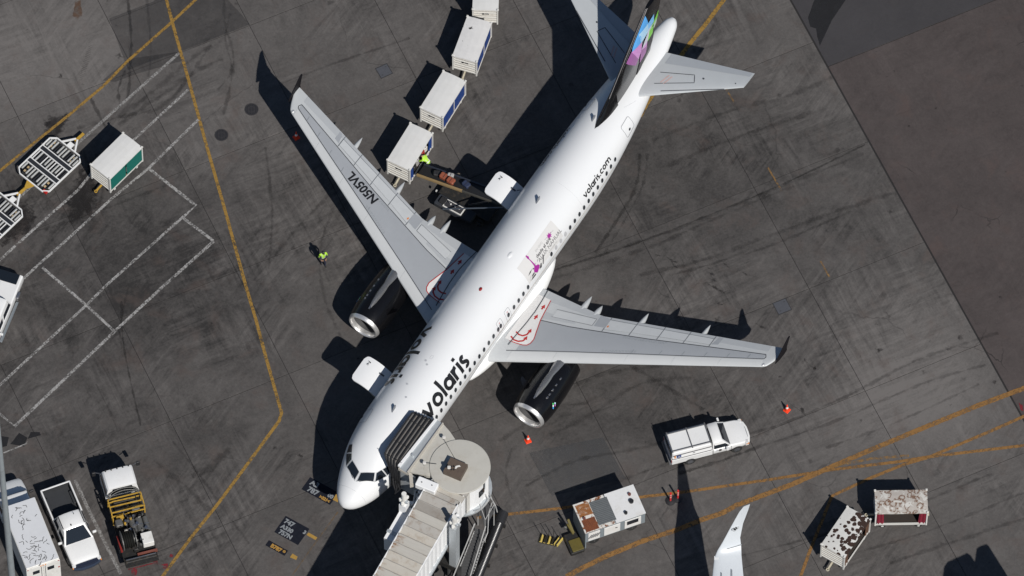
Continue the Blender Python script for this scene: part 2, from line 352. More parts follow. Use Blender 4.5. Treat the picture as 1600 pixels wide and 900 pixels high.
line('yellow_line',[(745,809),(800,803),(870,795),(1000,777),(1075,768),(1150,757),(1200,750),(1250,742),(1300,734),(1400,722),(1450,714),(1500,708),(1610,695)],.22,yo)
line('yellow_line',[(1250,903),(1267,857),(1300,775),(1360,747),(1412,726),(1450,715),(1545,675),(1610,646)],.22,yo)
line('yellow_line',[(1300,729),(1360,717),(1420,712)],.2,yf)
line('yellow_line',[(440,925),(456,900),(490,852),(528,800)],.1,decalmat('ghost_yellow_line',(.22,.13,.05),.45,1,.40,.6,4))
line('yellow_line',[(1000,182),(1012,160),(1036,125),(1078,68),(1101,40),(1140,-12)],.30,yl)
for a,b2 in (((1200,262),(1221,298)),((1282,408),(1296,433)),((1135,140),(1147,160))): line('yellow_line',[a,b2],.12,yf)
line('white_line',[(280,83),(135,212),(60,281),(-10,345)],.22,wf)
line('white_line',[(294,140),(213,215),(150,262),(122,297),(60,352),(-10,415)],.2,wl)
line('white_line',[(310,187),(270,226),(230,265),(175,310),(102,377),(62,412),(22,449),(-10,480)],.2,wl)
line('white_line',[(232,263),(306,321),(285,340)],.22,wl)
line('white_line',[(286,339),(165,447),(135,477),(60,546),(-10,611)],.2,wl)
line('white_line',[(284,339),(334,377)],.22,wl); line('white_line',[(334,377),(250,452),(180,517),(95,598),(23,666),(-6,642)],.22,wl)
line('white_line',[(66,418),(135,477),(180,519)],.2,wl)
line('white_line',[(-10,714),(40,694),(43,690)],.1,wl)
line('white_line',[(117,750),(140,800),(162,845),(189,897)],.26,wf)
# darker slabs, tar and stains
dkp=decalmat('dark_patch',(.03,.030,.033),.30,.4,.3,.6,1.2,edge=.01)
palep=decalmat('pale_slab_patch',(.080,.083,.088),.42,.5,.3,.6,1.5,edge=.01)
oil=decalmat('oil_stain',(.018,.016,.016),.7,.6,.38,.55,1.6,edge=.9)
spot=decalmat('oil_spot',(.020,.018,.018),.6,.5,.38,.6,3,edge=1.0)
tar=decalmat('tar_patch',(.018,.018,.020),.93,.15,.3,.6,2,edge=.06)
tyre=decalmat('tyre_mark',(.02,.019,.018),.5,.7,.34,.66,1.2,edge=.8)
tyre2=decalmat('faint_tyre_mark',(.022,.02,.02),.34,.75,.34,.68,.9,edge=.9)
rustst=decalmat('rust_stain',(.12,.06,.03),.55,.8,.4,.6,2,edge=.5)
redp=decalmat('red_ground_paint',(.22,.02,.03),.8,.9,.4,.58,4,edge=.5)
lightp=decalmat('pale_patch',(.15,.145,.14),.35,.7,.4,.6,1.2,edge=.3)
def dk(name,pts,mat,z=.004): return patch(name,pts,mat,z,parent=apron)
dk('dark_patch',[(170,29),(240,2),(247,-6),(352,-6),(391,38),(285,80),(232,97),(200,110)],dkp)
dk('dark_patch',[(200,92),(285,80),(285,95),(215,115),(180,128),(160,126)],dkp,.0045)
dk('dark_patch',[(826,707),(942,683),(978,748),(862,775)],palep)
dk('tar_patch',[(1262,28),(1275,-8),(1327,-8),(1300,32),(1281,72),(1277,58),(1275,45),(1266,42)],tar)
dk('tar_patch',[(62,190),(75,180),(100,176),(118,170),(104,205),(85,225),(66,215)],oil,.005)
for q in ([(0,690),(0,681),(14,683),(11,697),(0,700)],[(16,694),(30,676),(43,684),(38,698)],[(43,686),(48,675),(62,675),(64,680)]): dk('dark_square',q,tar,.005)
dk('oil_stain',[(12,316),(45,305),(70,338),(42,372),(0,392),(-6,360)],oil,.0052)
dk('oil_stain',[(120,262),(150,235),(160,300),(150,345),(110,360),(95,320)],oil,.0054)
for (x,y,r) in [(186,88,9),(95,118,8),(735/1,352/1,0),(1373,547,10),(1483,545,8),(1500,528,9),(1370,505,6),(1345,656,5),(1442,580,8),(1272,574,7),(1218,588,6),(1562,465,6),(1555,597,7),(1397,110,4),(1420,197,4),(1463,170,4),(1395,285,5),(1255,642,12),(75,195,10),(1120,500,10),(1390,330,7),(560,560,5),(310,480,4),(330,505,4),(290,435,5),(430,700,8),(470,712,8),(905,860,6),(1010,690,5),(640,60,4)]:
    if r: dk('oil_spot',[(x+r*random.uniform(.6,1.1)*math.cos(a),y+r*.8*random.uniform(.5,1.1)*math.sin(a)) for a in [k*PI/8 for k in range(16)]],spot,.0056)
def tm(pts,wd,mat,z,n=6): ribbon('tyre_mark',pts,wd,mat,z,n,apron)
z0=.0035
for pts,wd,mt in [([(200,0),(205,60),(203,100),(200,150),(183,170)],.3,tyre),([(350,0),(352,40),(365,95),(350,180)],.35,tyre2),([(230,0),(236,80),(232,120)],.3,tyre2),([(140,150),(152,175),(165,200)],.3,tyre),([(195,110),(185,140),(188,165)],.3,tyre),([(170,190),(230,150),(290,100),(330,70)],.6,tyre2),([(185,195),(250,150),(310,110),(348,92)],.5,tyre2),([(120,200),(200,180),(262,160),(330,70)],.4,tyre2),
  ([(360,20),(352,60),(362,110),(340,140)],.3,tyre2),([(190,470),(192,530),(205,600),(220,665)],.22,tyre),([(200,450),(188,510),(190,545)],.22,tyre2),([(150,600),(170,640),(185,675)],.25,tyre2),([(120,240),(130,300),(118,330),(80,365)],.5,tyre2),([(130,235),(145,285),(138,320),(110,350)],.45,tyre2),([(150,240),(160,300),(140,350)],.4,tyre2),
  ([(0,370),(80,355),(180,320),(270,285)],.35,tyre2),([(360,700),(330,730),(300,745)],.8,tyre2),([(270,690),(310,740),(345,790),(390,850)],.3,tyre2),([(240,720),(290,760),(330,800)],.6,tyre2),
  ([(520,330),(500,390),(508,470),(540,540)],.4,tyre2),([(430,400),(470,350),(520,300)],.4,tyre2),([(415,230),(425,330),(420,420)],.3,tyre2),([(440,130),(520,100),(640,60)],.3,tyre2),
  ([(860,425),(960,390),(1080,350),(1200,300),(1350,240)],.4,tyre2),([(850,440),(1000,392),(1120,340),(1240,290)],.4,tyre2),([(930,395),(990,300),(1000,240)],.35,tyre),([(945,395),(1000,300),(1012,240)],.3,tyre2),([(1000,430),(1120,400),(1250,350),(1400,300)],.5,tyre2),([(1050,430),(1200,385),(1330,330)],.3,tyre2),([(1060,160),(1090,90),(1120,30)],.3,tyre2),([(1020,220),(1120,180),(1230,150),(1300,120)],.5,tyre2),([(1040,260),(1150,215),(1290,170)],.5,tyre2),
  ([(900,520),(1000,580),(1100,640)],.4,tyre2),([(900,600),(960,580),(1040,570),(1120,560)],.5,tyre2),([(860,680),(920,650),(1000,600),(1080,590)],.5,tyre2),([(780,690),(860,640),(920,630)],.5,tyre2),([(1100,690),(1200,670),(1320,620),(1440,560),(1560,520)],.35,tyre2),([(1180,700),(1300,660),(1440,600),(1540,570)],.3,tyre2),([(1290,700),(1400,660),(1530,600)],.3,tyre2),
  ([(820,760),(900,720),(1000,700),(1100,670)],.4,tyre2),([(1060,740),(1120,722),(1180,700)],.35,tyre),([(900,780),(1000,740),(1120,700)],.4,tyre2),([(1150,870),(1250,845),(1400,800),(1550,740)],.3,tyre2),([(1350,860),(1450,830),(1600,770)],.3,tyre2),([(1390,880),(1480,850),(1600,810)],.4,tyre2),([(800,700),(790,740),(800,780)],.3,tyre2)]:
    z0+=.00003; tm(pts,wd,mt,z0)
tm([(855,425),(1000,378),(1200,298),(1352,226)],.22,tyre,.0058)
for (x0,y0,x1,y1) in [(1020,395,1032,400),(1042,402,1058,410),(1050,412,1060,418),(1104,418,1116,420),(1108,426,1118,430),(1112,434,1120,440),(1105,443,1125,452),(1118,452,1142,458),(1118,472,1130,476),(1160,424,1168,430),(1130,410,1140,418),(1180,505,1200,514),(1256,560,1262,567),(1266,572,1280,578)]: ribbon('dark_dab',[(x0,y0),((x0+x1)/2,(y0+y1)/2+1),(x1,y1)],.28,spot,.0061,4,apron,taper=True)
# --- the feather of tyre skid beside the yellow line
for k in range(15):
    t=k/14; x=141-t*14; y=72+t*52; w_=2+3*math.sin(PI*(t*.8+.1))
    ribbon('skid_mark',[(x-w_,y+w_*.5),(x+w_,y-w_*.5)],.07,tyre,.0062,0,apron)
dk('rust_stain',[(117,0),(127,0),(130,28),(120,32),(112,26)],rustst,.0061)
for q in ([(204,886),(216,888),(214,900),(205,900)],[(238,876),(246,874),(248,881),(240,883)],[(255,880),(263,880),(262,890),(254,888)],[(266,865),(272,867),(270,872),(264,870)],[(1591,628),(1598,632),(1600,645),(1594,640)]): dk('red_mark',q,redp,.0063)
ribbon('red_mark',[(200,890),(240,880),(262,884)],.1,redp,.0064,0,apron)
for a,b2 in (((620,700),(600,780)),): pass
# --- covers let into the concrete
def manhole(px,py,r,name='manhole_cover'):
    c=G(px,py); t=thing(name,{393:'round dark manhole cover nearer the wing tip, right one of the pair',346:'round dark manhole cover left of the other, beside the yellow line'}[px],'manhole cover',(c.x,c.y,0))
    rim=M('iron_rim',(.045,.043,.045),.6,.3); lid=M('iron_lid',(.022,.022,.026),.65,.3,var=.3,scale=8)
    mb=MB(); mb.lathe([(0,r),(.014,r),(.014,r*.86),(.004,r*.86)],axis='Z',n=28); mb.build('rim',rim,t)
    mb=MB(); mb.cyl((0,0,.005),r*.85,.01,28); mb.build('lid',lid,t)
    mb=MB()
    for a in range(-3,4): h=math.sqrt(max(0,(r*.75)**2-(a*r*.22)**2)); mb.box((a*r*.22,0,.0115),(r*.07,2*h,.006))
    mb.lathe([(.0115,r*.5),(.0155,r*.5),(.0155,r*.42),(.0115,r*.42)],axis='Z',n=20); mb.build('tread_rib',rim,t)
manhole(393,171,.43); manhole(346,211,.42)
def cover(px,py,s,ang,lab):
    c=G(px,py); t=thing('pit_cover',lab,'pit cover',(c.x,c.y,0),ang)
    st_=M('cover_steel',(.085,.088,.10),.55,.2,var=.2,scale=6); fr=M('cover_frame',(.03,.03,.032),.7)
    MB().box((0,0,.004),(s+.1,s+.1,.014)).build('frame',fr,t)
    MB().box((0,0,.010),(s,s,.014)).build('plate',st_,t)
    mb=MB(); mb.box((s*.3,s*.3,.02),(.1,.03,.008)); mb.box((-s*.3,-s*.3,.02),(.1,.03,.008)); mb.build('lifting_eye',fr,t)
cover(600,111,.72,GA+.05,'bluish square steel pit cover on pale concrete between wing tip and carts')
cover(1222,479,.80,GA,'greyish square pit cover beyond the right wing')
# ---------------------------------------------------------------- the airliner (local frame: x aft from the nose, -y port, z up)
AX,AY,AH=-9.775909,-16.574179,1.0291763
plane=thing('airliner','white narrow-body airliner with black tail fin parked at the jet bridge, cargo doors open','airliner',(AX,AY,0),AH)
ST=[(0,0.02,3.08,3.04),(.12,.34,3.36,2.77),(.4,.66,3.62,2.49),(.9,.99,3.90,2.23),(1.5,1.27,4.18,2.03),(2.1,1.48,4.52,1.91),(2.7,1.65,4.93,1.84),(3.3,1.78,5.28,1.79),(4.0,1.88,5.55,1.765),(5.0,1.95,5.78,1.75),(6.2,1.975,5.88,1.75),(8,1.975,5.89,1.75),(23.5,1.975,5.89,1.75),
(25.5,1.955,5.89,1.82),(27.5,1.88,5.88,2.12),(29.5,1.73,5.86,2.68),(31.5,1.50,5.83,3.36),(33.5,1.18,5.83,4.05),(35.2,.86,5.87,4.60),(36.5,.60,5.92,4.93),(37.2,.42,5.90,5.10),(37.48,.25,5.78,5.25)]
def _sl(k):
    n=len(ST); d=[(ST[i+1][k]-ST[i][k])/(ST[i+1][0]-ST[i][0]) for i in range(n-1)]; m=[d[0]]
    for i in range(1,n-1): m.append(0 if d[i-1]*d[i]<=0 else 2*d[i-1]*d[i]/(d[i-1]+d[i]))
    return m+[d[-1]]
SLP={k:_sl(k) for k in (1,2,3)}
def sec(x):
    x=min(max(x,0),37.48); i=0
    while i<len(ST)-2 and ST[i+1][0]<x: i+=1
    h=ST[i+1][0]-ST[i][0]; t=(x-ST[i][0])/h; o=[]
    for k in (1,2,3):
        a,b=ST[i][k],ST[i+1][k]; ma,mb_=SLP[k][i],SLP[k][i+1]
        if x<1.0: o.append(a+(b-a)*(t**.75 if i==0 else t)) if i==0 else o.append((2*t**3-3*t*t+1)*a+(t**3-2*t*t+t)*h*ma+(-2*t**3+3*t*t)*b+(t**3-t*t)*h*mb_)
        else: o.append((2*t**3-3*t*t+1)*a+(t**3-2*t*t+t)*h*ma+(-2*t**3+3*t*t)*b+(t**3-t*t)*h*mb_)
    return o
def F(x,th,off=0):
    """point on the fuselage skin; th in degrees from the top, towards port"""
    w,a,b=sec(x); t=R(th); h=(a-b)/2
    p=Vector((x,-w*math.sin(t),(a+b)/2+h*math.cos(t)))
    if off: n=Vector((0,-math.sin(t)/w,math.cos(t)/h)).normalized(); p+=n*off
    return p
xs=[0,.03,.08,.14,.22,.32,.45,.6,.8,1.0]+[1.0+.08*k for k in range(1,31)]+[3.6,3.8,4.0,4.25,4.5,5,5.6,6.2,7,8]+[8+k*1.0 for k in range(1,16)]+[23.5+k*.5 for k in range(0,28)]+[37.2,37.35,37.48]
FN=120
mb=MB(); mb.loft([[F(x,-k*360/FN) for k in range(FN)] for x in xs]); mb.build('fuselage',white_paint,plane,smooth=60)
def fpoly(pts,off,name,mat,parent=plane,th=.0,smooth=60):
    P=[F(x,t,off) for x,t in pts]; n=len(P); mb=MB()
    cx=sum(p[0] for p in pts)/n; ct=sum(p[1] for p in pts)/n
    mb.add(P+[F(cx,ct,off)],[(i,(i+1)%n,n) for i in range(n)])
    if th: Q=[F(x,t,off-th) for x,t in pts]; o=len(mb.v); mb.v+=[tuple(q) for q in Q]; [ (mb.f.append([i,(i+1)%n,o+(i+1)%n,o+i]),mb.m.append(0)) for i in range(n)]
    return mb.build(name,mat,parent)
def fgrid(x0,x1,t0,t1,off,nx=6,ny=6,f=None,mb=None):
    mb=mb or MB(); vs=[]
    for i in range(nx+1):
        for j in range(ny+1):
            x=x0+(x1-x0)*i/nx; t=t0+(t1-t0)*j/ny
            if f: x,t=f(i/nx,j/ny)
            vs.append(F(x,t,off))
    return mb.add(vs,[(i*(ny+1)+j,(i+1)*(ny+1)+j,(i+1)*(ny+1)+j+1,i*(ny+1)+j+1) for i in range(nx) for j in range(ny)])
def lerp(a,b,t): return a+(b-a)*t
def fline(mb,pts,w,off,n=6,closed=False):
    """a thin painted line or seam on the skin, pts in (x, th)"""
    if closed: pts=list(pts)+[pts[0]]
    Q=[]
    for a,b in zip(pts[:-1],pts[1:]):
        for k in range(n): Q.append((a[0]+(b[0]-a[0])*k/n,a[1]+(b[1]-a[1])*k/n))
    Q.append(pts[-1]); P=[F(x,t,off) for x,t in Q]; vs=[]
    for i,p in enumerate(P):
        a=P[max(i-1,0)]; b=P[min(i+1,len(P)-1)]
        if closed and i in (0,len(P)-1): a=P[-2]; b=P[1]
        d=(b-a).normalized(); c=F(Q[i][0],Q[i][1],off+.2)-p; s=d.cross(c).normalized()*w/2
        vs+=[p-s,p+s]
    return mb.add(vs,[(2*i,2*i+1,2*i+3,2*i+2) for i in range(len(P)-1)])
# nose seam, panel seams
seam=M('skin_seam',(.42,.43,.45),.6); seam_d=M('skin_seam_dark',(.20,.21,.23),.6)
mb=MB()
for x in (.92,): fline(mb,[(x,a) for a in range(-85,90,5)],.014,.004,1)
mb.build('radome_seam',seam,plane)
# cockpit windows, measured corner by corner, mirrored on the axis
cock=[[(1.885,2.6),(2.28,29.5),(1.915,39.5),(1.425,4.0)],[(2.33,33.5),(2.62,39),(2.60,57.5),(1.98,43.5)],[(2.69,40.5),(3.12,47.5),(3.12,60),(2.67,58)]]
for sgn in (1,-1):
    for k,q in enumerate(cock):
        A_,B_,C_,D_=[(x,t*sgn) for x,t in q]
        def wq(u,v,e=0):
            u=lerp(-e,1+e,u); v=lerp(-e,1+e,v); x=(A_[0]*(1-u)+B_[0]*u)*(1-v)+(D_[0]*(1-u)+C_[0]*u)*v; t=(A_[1]*(1-u)+B_[1]*u)*(1-v)+(D_[1]*(1-u)+C_[1]*u)*v; return x,t
        w_=fgrid(0,0,0,0,.022,8,8,f=wq).build('cockpit_window',glass,plane,smooth=80)
        fgrid(0,0,0,0,.016,8,8,f=lambda u,v:wq(u,v,.07)).build('frame',M('window_frame_grey',(.42,.43,.44),.4),w_,smooth=80)
mb=MB()
for sgn in (1,-1):
    mb.tube([F(1.45,10*sgn,.05),F(1.60,18*sgn,.06),F(1.90,34*sgn,.05)],.012,5)
mb.build('wiper',black_plastic,plane)
# passenger windows
win_m=glassmat('cabin_glass',(.03,.035,.04),.2); ring_m=M('window_ring',(.60,.60,.61),.4); blind=M('window_blind',(.45,.45,.46),.5)
wx=[7.37+.533*k for k in range(14)]+[14.58,15.46]+[16.08+.532*k for k in range(4)]+[20.33+.5345*k for k in range(15)]
wx=[5.9,6.43]+wx
for side in (1,-1):
    for x in wx:
        covered=side>0 and 20.8<x<22.0
        pts=[(x+.125*math.cos(a),side*(72.6-4.9*math.sin(a))) for a in [k*PI/6 for k in range(12)]]
        o=fpoly(pts,.014,'cabin_window',blind if covered else win_m)
        mb=MB(); fline(mb,pts,.035,.010,1,True); mb.build('window_ring',ring_m,o)
for side in (1,-1):
    for x in (14.58,15.46):
        q=[(x-.24,62),(x-.20,59),(x+.20,59),(x+.24,62),(x+.24,84),(x+.18,87),(x-.18,87),(x-.24,84)]
        mb=MB(); fline(mb,[(a,b*side) for a,b in q],.022,.006,3,True); mb.build('exit_outline',seam_d,plane)
        mb=MB(); fline(mb,[(x-.05,65*side),(x+.05,65*side)],.05,.008,1); mb.build('exit_handle',red,plane)
# doors
for side in (1,-1):
    for x,a,b2,nm in ((29.87,42,74,'passenger_door'),(5.0,40,80,'passenger_door')):
        h=.46; q=[(x-h,a+3),(x-h+.08,a),(x+h-.08,a),(x+h,a+3),(x+h,b2-3),(x+h-.08,b2),(x-h+.08,b2),(x-h,b2-3)]; q=[(u,v*side) for u,v in q]
        d=fgrid(x-h+.02,x+h-.02,side*(a+1),side*(b2-1),.006,4,12).build(nm,white_paint,plane,smooth=80); mb=MB(); fline(mb,q,.026,.022,8,True); mb.build('door_seam',M('door_seam',(.25,.26,.28),.6),d)
        o=fpoly([(x+.1*math.cos(t),side*(65+3*math.sin(t))) for t in [k*PI/5 for k in range(10)]],.02,'door_window',win_m,d)
# cheat-line of light scuffs low on the port side
mb=MB(); fline(mb,[(9.5+k,84.5) for k in range(0,19)],.09,.004,1); mb.build('wear_strip',M('wear_strip',(.50,.47,.42),.6,var=.35,scale=6),plane)
mb=MB()
for x0,x1,t0 in ((26.2,28.2,-45),): fline(mb,[(x0,t0),(x1,t0+1)],.05,.006,6)
mb.build('skin_strip',M('strip_white',(.9,.9,.9),.3),plane)
# ------------- lettering: a small stroke alphabet, laid on the skin as flat print
def arc(cx,cy,r,a0,a1,n=14): return [(cx+r*math.cos(R(a0+(a1-a0)*k/n)),cy+r*math.sin(R(a0+(a1-a0)*k/n))) for k in range(n+1)]
T_=.285
def glyph(c):
    r=.5-T_/2
    if c=='v': return 1.02,[[(.10,1),(.51,.06)],[(.51,.06),(.92,1)]]
    if c=='o': return 1.04,[arc(.52,.5,.5-T_/2+.02,0,360,28)]
    if c=='l': return .24,[[(.12,0),(.12,1.52)]]
    if c=='a': return 1.02,[arc(.5,.5,.5-T_/2+.01,0,360,28),[(.91,0),(.91,1)]]
    if c=='r': return .58,[[(.11,0),(.11,1)],arc(.50,.52,.38,172,82,8)]
    if c=='i': return .24,[[(.12,0),(.12,1)],[(.12,1.22),(.12,1.45)]]
    if c=='s': return .68,[arc(.34,.72,.195,40,270,12)+arc(.34,.285,.195,90,-140,12)]
    if c=='.': return .26,[[(.13,0),(.13,.23)]]
    if c=='c': return .86,[arc(.52,.5,.40,48,312,20)]
    if c=='m': return 1.56,[[(.11,0),(.11,1)],arc(.44,.58,.33,180,0,12)+[(.77,0)],arc(1.11,.58,.33,180,0,12)+[(1.44,0)]]
def stroke(mb,pts,w,mp,sub=.12,z=0):
    Q=[pts[0]]
    for a,b in zip(pts[:-1],pts[1:]):
        n=max(1,int(math.hypot(b[0]-a[0],b[1]-a[1])/sub))
        for k in range(1,n+1): Q.append((a[0]+(b[0]-a[0])*k/n,a[1]+(b[1]-a[1])*k/n))
    vs=[]; cl=math.hypot(Q[0][0]-Q[-1][0],Q[0][1]-Q[-1][1])<1e-4
    for i,p in enumerate(Q):
        a=Q[max(i-1,0)]; b=Q[min(i+1,len(Q)-1)]
        if cl and i in (0,len(Q)-1): a=Q[-2]; b=Q[1]
        dx,dy=b[0]-a[0],b[1]-a[1]; L=math.hypot(dx,dy) or 1
        nx,ny=-dy/L*w/2,dx/L*w/2
        for k in (-1,-.33,.33,1): vs.append(mp(p[0]+nx*k,p[1]+ny*k,z))
    mb.add(vs,[(4*i+j,4*i+j+1,4*i+5+j,4*i+4+j) for i in range(len(Q)-1) for j in range(3)])
def word(txt,mp,mat,name,parent,gap=.12,w=T_):
    u=0
    for c in txt:
        wd,st=glyph(c); mb=MB()
        for q,s in enumerate(st): stroke(mb,[(u+x,y) for x,y in s],w,mp,z=q*.0015)
        mb.build(name,mat,parent); u+=wd+gap
ink=M('print_black',(.012,.012,.014),.4)
def fmap(x0,th0,S,side): return lambda u,v,z=0:F(x0+u*S*side,side*(th0-math.degrees(v*S/2.03)),.012+z)
word('volaris',fmap(6.72,62.5,.84,1),ink,'letter',plane)
word('volaris',fmap(11.95,62.5,.84,-1),ink,'letter',plane)
word('volaris.com',fmap(24.45,62.0,.315,1),ink,'small_letter',plane)
word('volaris.com',fmap(28.0,62.0,.315,-1),ink,'small_letter',plane)
def textmesh(s,size=1.0,bold=0):
    cu=bpy.data.curves.new('text','FONT'); cu.body=s; cu.size=size; cu.offset=bold; cu.resolution_u=3
    o=bpy.data.objects.new('text',cu); col.objects.link(o); dg=bpy.context.evaluated_depsgraph_get(); dg.update()
    me=bpy.data.meshes.new_from_object(o.evaluated_get(dg)); V=[tuple(v.co) for v in me.vertices]; Fc=[tuple(p.vertices) for p in me.polygons]
    bpy.data.objects.remove(o); bpy.data.curves.remove(cu); bpy.data.meshes.remove(me); return V,Fc
def put_text(s,mp,mat,name,parent,size=1,bold=0,it=0):
    V,Fc=textmesh(s,size,bold); return MB().add([mp(x+it*y,y) for x,y,z in V],Fc).build(name,mat,parent)
# --- the picture decal over the port windows
decal_m=M('decal_grey',(.62,.61,.60),.4,var=.03); mag=M('decal_magenta',(.32,.02,.26),.45); dgrey=M('decal_charcoal',(.06,.06,.065),.5); lgrey=M('decal_pale',(.38,.38,.38),.5)
dec=fgrid(0,0,0,0,.007,12,10,f=lambda u,v:(17.85+3.85*u,30+(41-u*1)*v)).build('decal',decal_m,plane,smooth=60)
dm=lambda a,b,z=0:F(17.85+a,71-math.degrees(b/2.0),.013+z)   # a along the decal, b up from its lower edge
def dpoly(pts,name,mat,z=0,par=dec):
    tr=mg.tessellate_polygon([[Vector((x,y,0)) for x,y in pts]]); st=[tuple(pts[i] for i in t) for t in tr]; out=[]
    while st:
        t=st.pop(); e=[math.dist(t[i],t[(i+1)%3]) for i in range(3)]; m_=max(e)
        if m_<.16 or len(out)>3000: out.append(t); continue
        i=e.index(m_); a,b,c=t[i],t[(i+1)%3],t[(i+2)%3]; h=((a[0]+b[0])/2,(a[1]+b[1])/2); st+=[(a,h,c),(h,b,c)]
    return MB().add([dm(x,y,z) for t in out for x,y in t],[(3*i,3*i+1,3*i+2) for i in range(len(out))]).build(name,mat,par)
body=[(1.02+.24*math.cos(a)*(1+.18*math.cos(2*a)),.30+.23*math.sin(a)*(1+.12*math.cos(3*a))) for a in [k*PI/10 for k in range(20)]]
dpoly(body,'guitar',mag,.003)
dpoly([(.95,.45),(1.08,.47),(1.02,1.15),(1.10,1.25),(1.04,1.45),(.96,1.40),(.94,1.22),(.97,1.13)],'guitar_neck',mag,.004)
rs=random.Random(5)
for k in range(15):
    cx=.25+1.15*rs.random(); cy=.08+.62*rs.random(); L=rs.uniform(.08,.26); wv=rs.uniform(.015,.05); a=rs.uniform(-.5,1.4)
    q=[(cx-L*math.cos(a),cy-L*math.sin(a)),(cx+wv*math.sin(a),cy-wv*math.cos(a)),(cx+L*math.cos(a),cy+L*math.sin(a)),(cx-wv*math.sin(a),cy+wv*math.cos(a))]
    dpoly(q,'ink_shape',dgrey if k%3 else lgrey,.0005*k*.3)
for q in ([(1.55,.08),(1.62,.05),(1.95,.5),(1.86,.55)],[(1.30,.02),(1.40,0),(1.52,.25),(1.44,.3)],[(.35,.05),(.75,.02),(.8,.12),(.4,.16)],[(.45,.2),(.7,.2),(.72,.28),(.5,.3)]): dpoly(q,'ink_shape',dgrey,.0055)
cr=[(3.05+(.10+.10*(k%2)*(1.3 if k%4==1 else .8))*math.cos(k*PI/8)*1.25,.95+(.09+.12*(k%2))*math.sin(k*PI/8)) for k in range(16)]
dpoly(cr,'creature',mag,.003); dpoly([(2.62,1.05),(2.64,1.02),(3.5,.93),(3.5,.955)],'ink_shape',lgrey,.002)
put_text('desde el aire',lambda x,y:dm(1.45+x,.72+y,.004),dgrey,'decal_text',dec,.30,.006)
put_text('EN VIVO',lambda x,y:dm(1.65+x,1.02+y,.004),lgrey,'decal_text',dec,.20)
put_text('ALUX NAHUAL',lambda x,y:dm(1.42+x*1.02,.40+y,.004),M('decal_midgrey',(.16,.16,.165),.5),'decal_text',dec,.36,.002)
put_text('CONCIERTO',lambda x,y:dm(2.35+x,.18+y,.004),lgrey,'decal_text',dec,.16)
# small fuselage fittings
mb=MB()
for x,t,s in ((5.62,-3,1),(22.1,-8,1),(28.7,-13,.9)):
    b0=F(x,t); 
    pr=[(x-.02,b0.z-.02),(x+.34*s,b0.z-.02),(x+.40*s,b0.z+.30*s),(x+.24*s,b0.z+.32*s)]
    mb=MB(); mb.add([(a,b0.y-.03,c) for a,c in pr]+[(a,b0.y+.03,c) for a,c in pr],[(3,2,1,0),(4,5,6,7),(0,1,5,4),(1,2,6,5),(2,3,7,6),(3,0,4,7)]); mb.build('blade_antenna',M('antenna_grey',(.18,.19,.21),.5),plane)
mb=MB(); mb.ball(F(15.39,-.5,0),.11,12,8,sc=(1.3,.8,.8)); mb.build('beacon',M('beacon_red',(.25,.01,.01),.3),plane)
mb=MB(); mb.ball(F(18.3,7,-.1),.34,14,8,sc=(1,.5,.45)); mb.build('satcom_bump',white_paint,plane)
for x,t in ((9.6,-7),(6.9,2),(7.7,-10),(9.4,-1)):
    mb=MB(); mb.cyl(F(x,t,.004),.07,.02,12); mb.build('skin_port',seam,plane)
mb=MB(); fline(mb,[(9.85,-4),(9.85,0),(10.1,0),(10.1,-4)],.014,.004,2,True)
fline(mb,[(30.6,25),(31.5,42)],.012,.004,4); fline(mb,[(24.0,a) for a in range(0,90,6)],.008,.004,1); mb.build('skin_seam',seam,plane)
# APU exhaust
mb=MB(); mb.cyl((37.49,0,5.51),.2,.03,16,'X'); mb.build('tail_exhaust',M('exhaust_dark',(.03,.03,.03),.6),plane)
# wing root fairing
mb=MB(); rg=[]
for k in range(25):
    u=k/24; x=11.2+u*10.4; e=max(.001,math.sin(PI*min(max(u,.002),.998)))**.45
    hw=1.2+1.28*e; zt=2.6+.62*e; zb=2.0-.75*e
    rg.append([Vector((x,hw*math.copysign(abs(math.cos(a))**.8,math.cos(a)),(zt+zb)/2+(zt-zb)/2*math.copysign(abs(math.sin(a))**.9,math.sin(a)))) for a in [q*2*PI/32 for q in range(32)]])
mb.loft(rg); mb.build('belly_fairing',fair_white,plane,smooth=60)
# ---------------------------------------------------------------- wings
wing_grey=M('wing_light_grey',(.46,.475,.485),.38,var=.05,scale=1.2,dirt=.12,dc=(.4,.41,.42)); box_grey=M('wing_box_grey',(.315,.33,.352),.42,var=.05,scale=1.5,dirt=.15,dc=(.3,.32,.34)); slat_m=M('slat_grey',(.50,.51,.515),.35,var=.04,scale=2,dirt=.12,dc=(.45,.45,.44)); spoil_m=M('spoiler_grey',(.49,.505,.515),.4,var=.05,scale=3,dirt=.12,dc=(.36,.38,.38)); te_m=M('flap_grey',(.40,.415,.43),.4,var=.05,scale=3,dirt=.15,dc=(.34,.36,.37))
def LE(y): return 13.2+.51*(y-2.35) if y<16.5 else 20.417+[(0,0),(.25,.33),(.42,.7),(.52,1.05)][-1][1]*min(1,((y-16.5)/.52))**1.6
def TE(y): return 18.97 if y<6.3 else 18.97+.2985*(y-6.3)
def Tk(y): return .36-.27*min(1,(y-2)/15)
def ZC(y): return 2.64+.11*y-.8*Tk(y)
def prof(c): c=min(max(c,0),1); return (2.969*math.sqrt(c)-1.26*c-3.516*c*c+2.843*c**3-1.036*c**4)/1.0*.985
def W(x,y,side,off=0,low=False):
    """point on the wing's upper skin at plan position (x, |y|)"""
    c=(x-LE(y))/(TE(y)-LE(y)); t=Tk(y); z=ZC(y)+(t*prof(c) if not low else -t*.75*prof(c))
    return Vector((x,y*side,z+off))
def Wc(c,y,side,low=False): return W(LE(y)+c*(TE(y)-LE(y)),y,side,0,low)
cs=[0,.004,.015,.035,.07,.12,.2,.3,.4,.5,.6,.7,.8,.9,1.0]
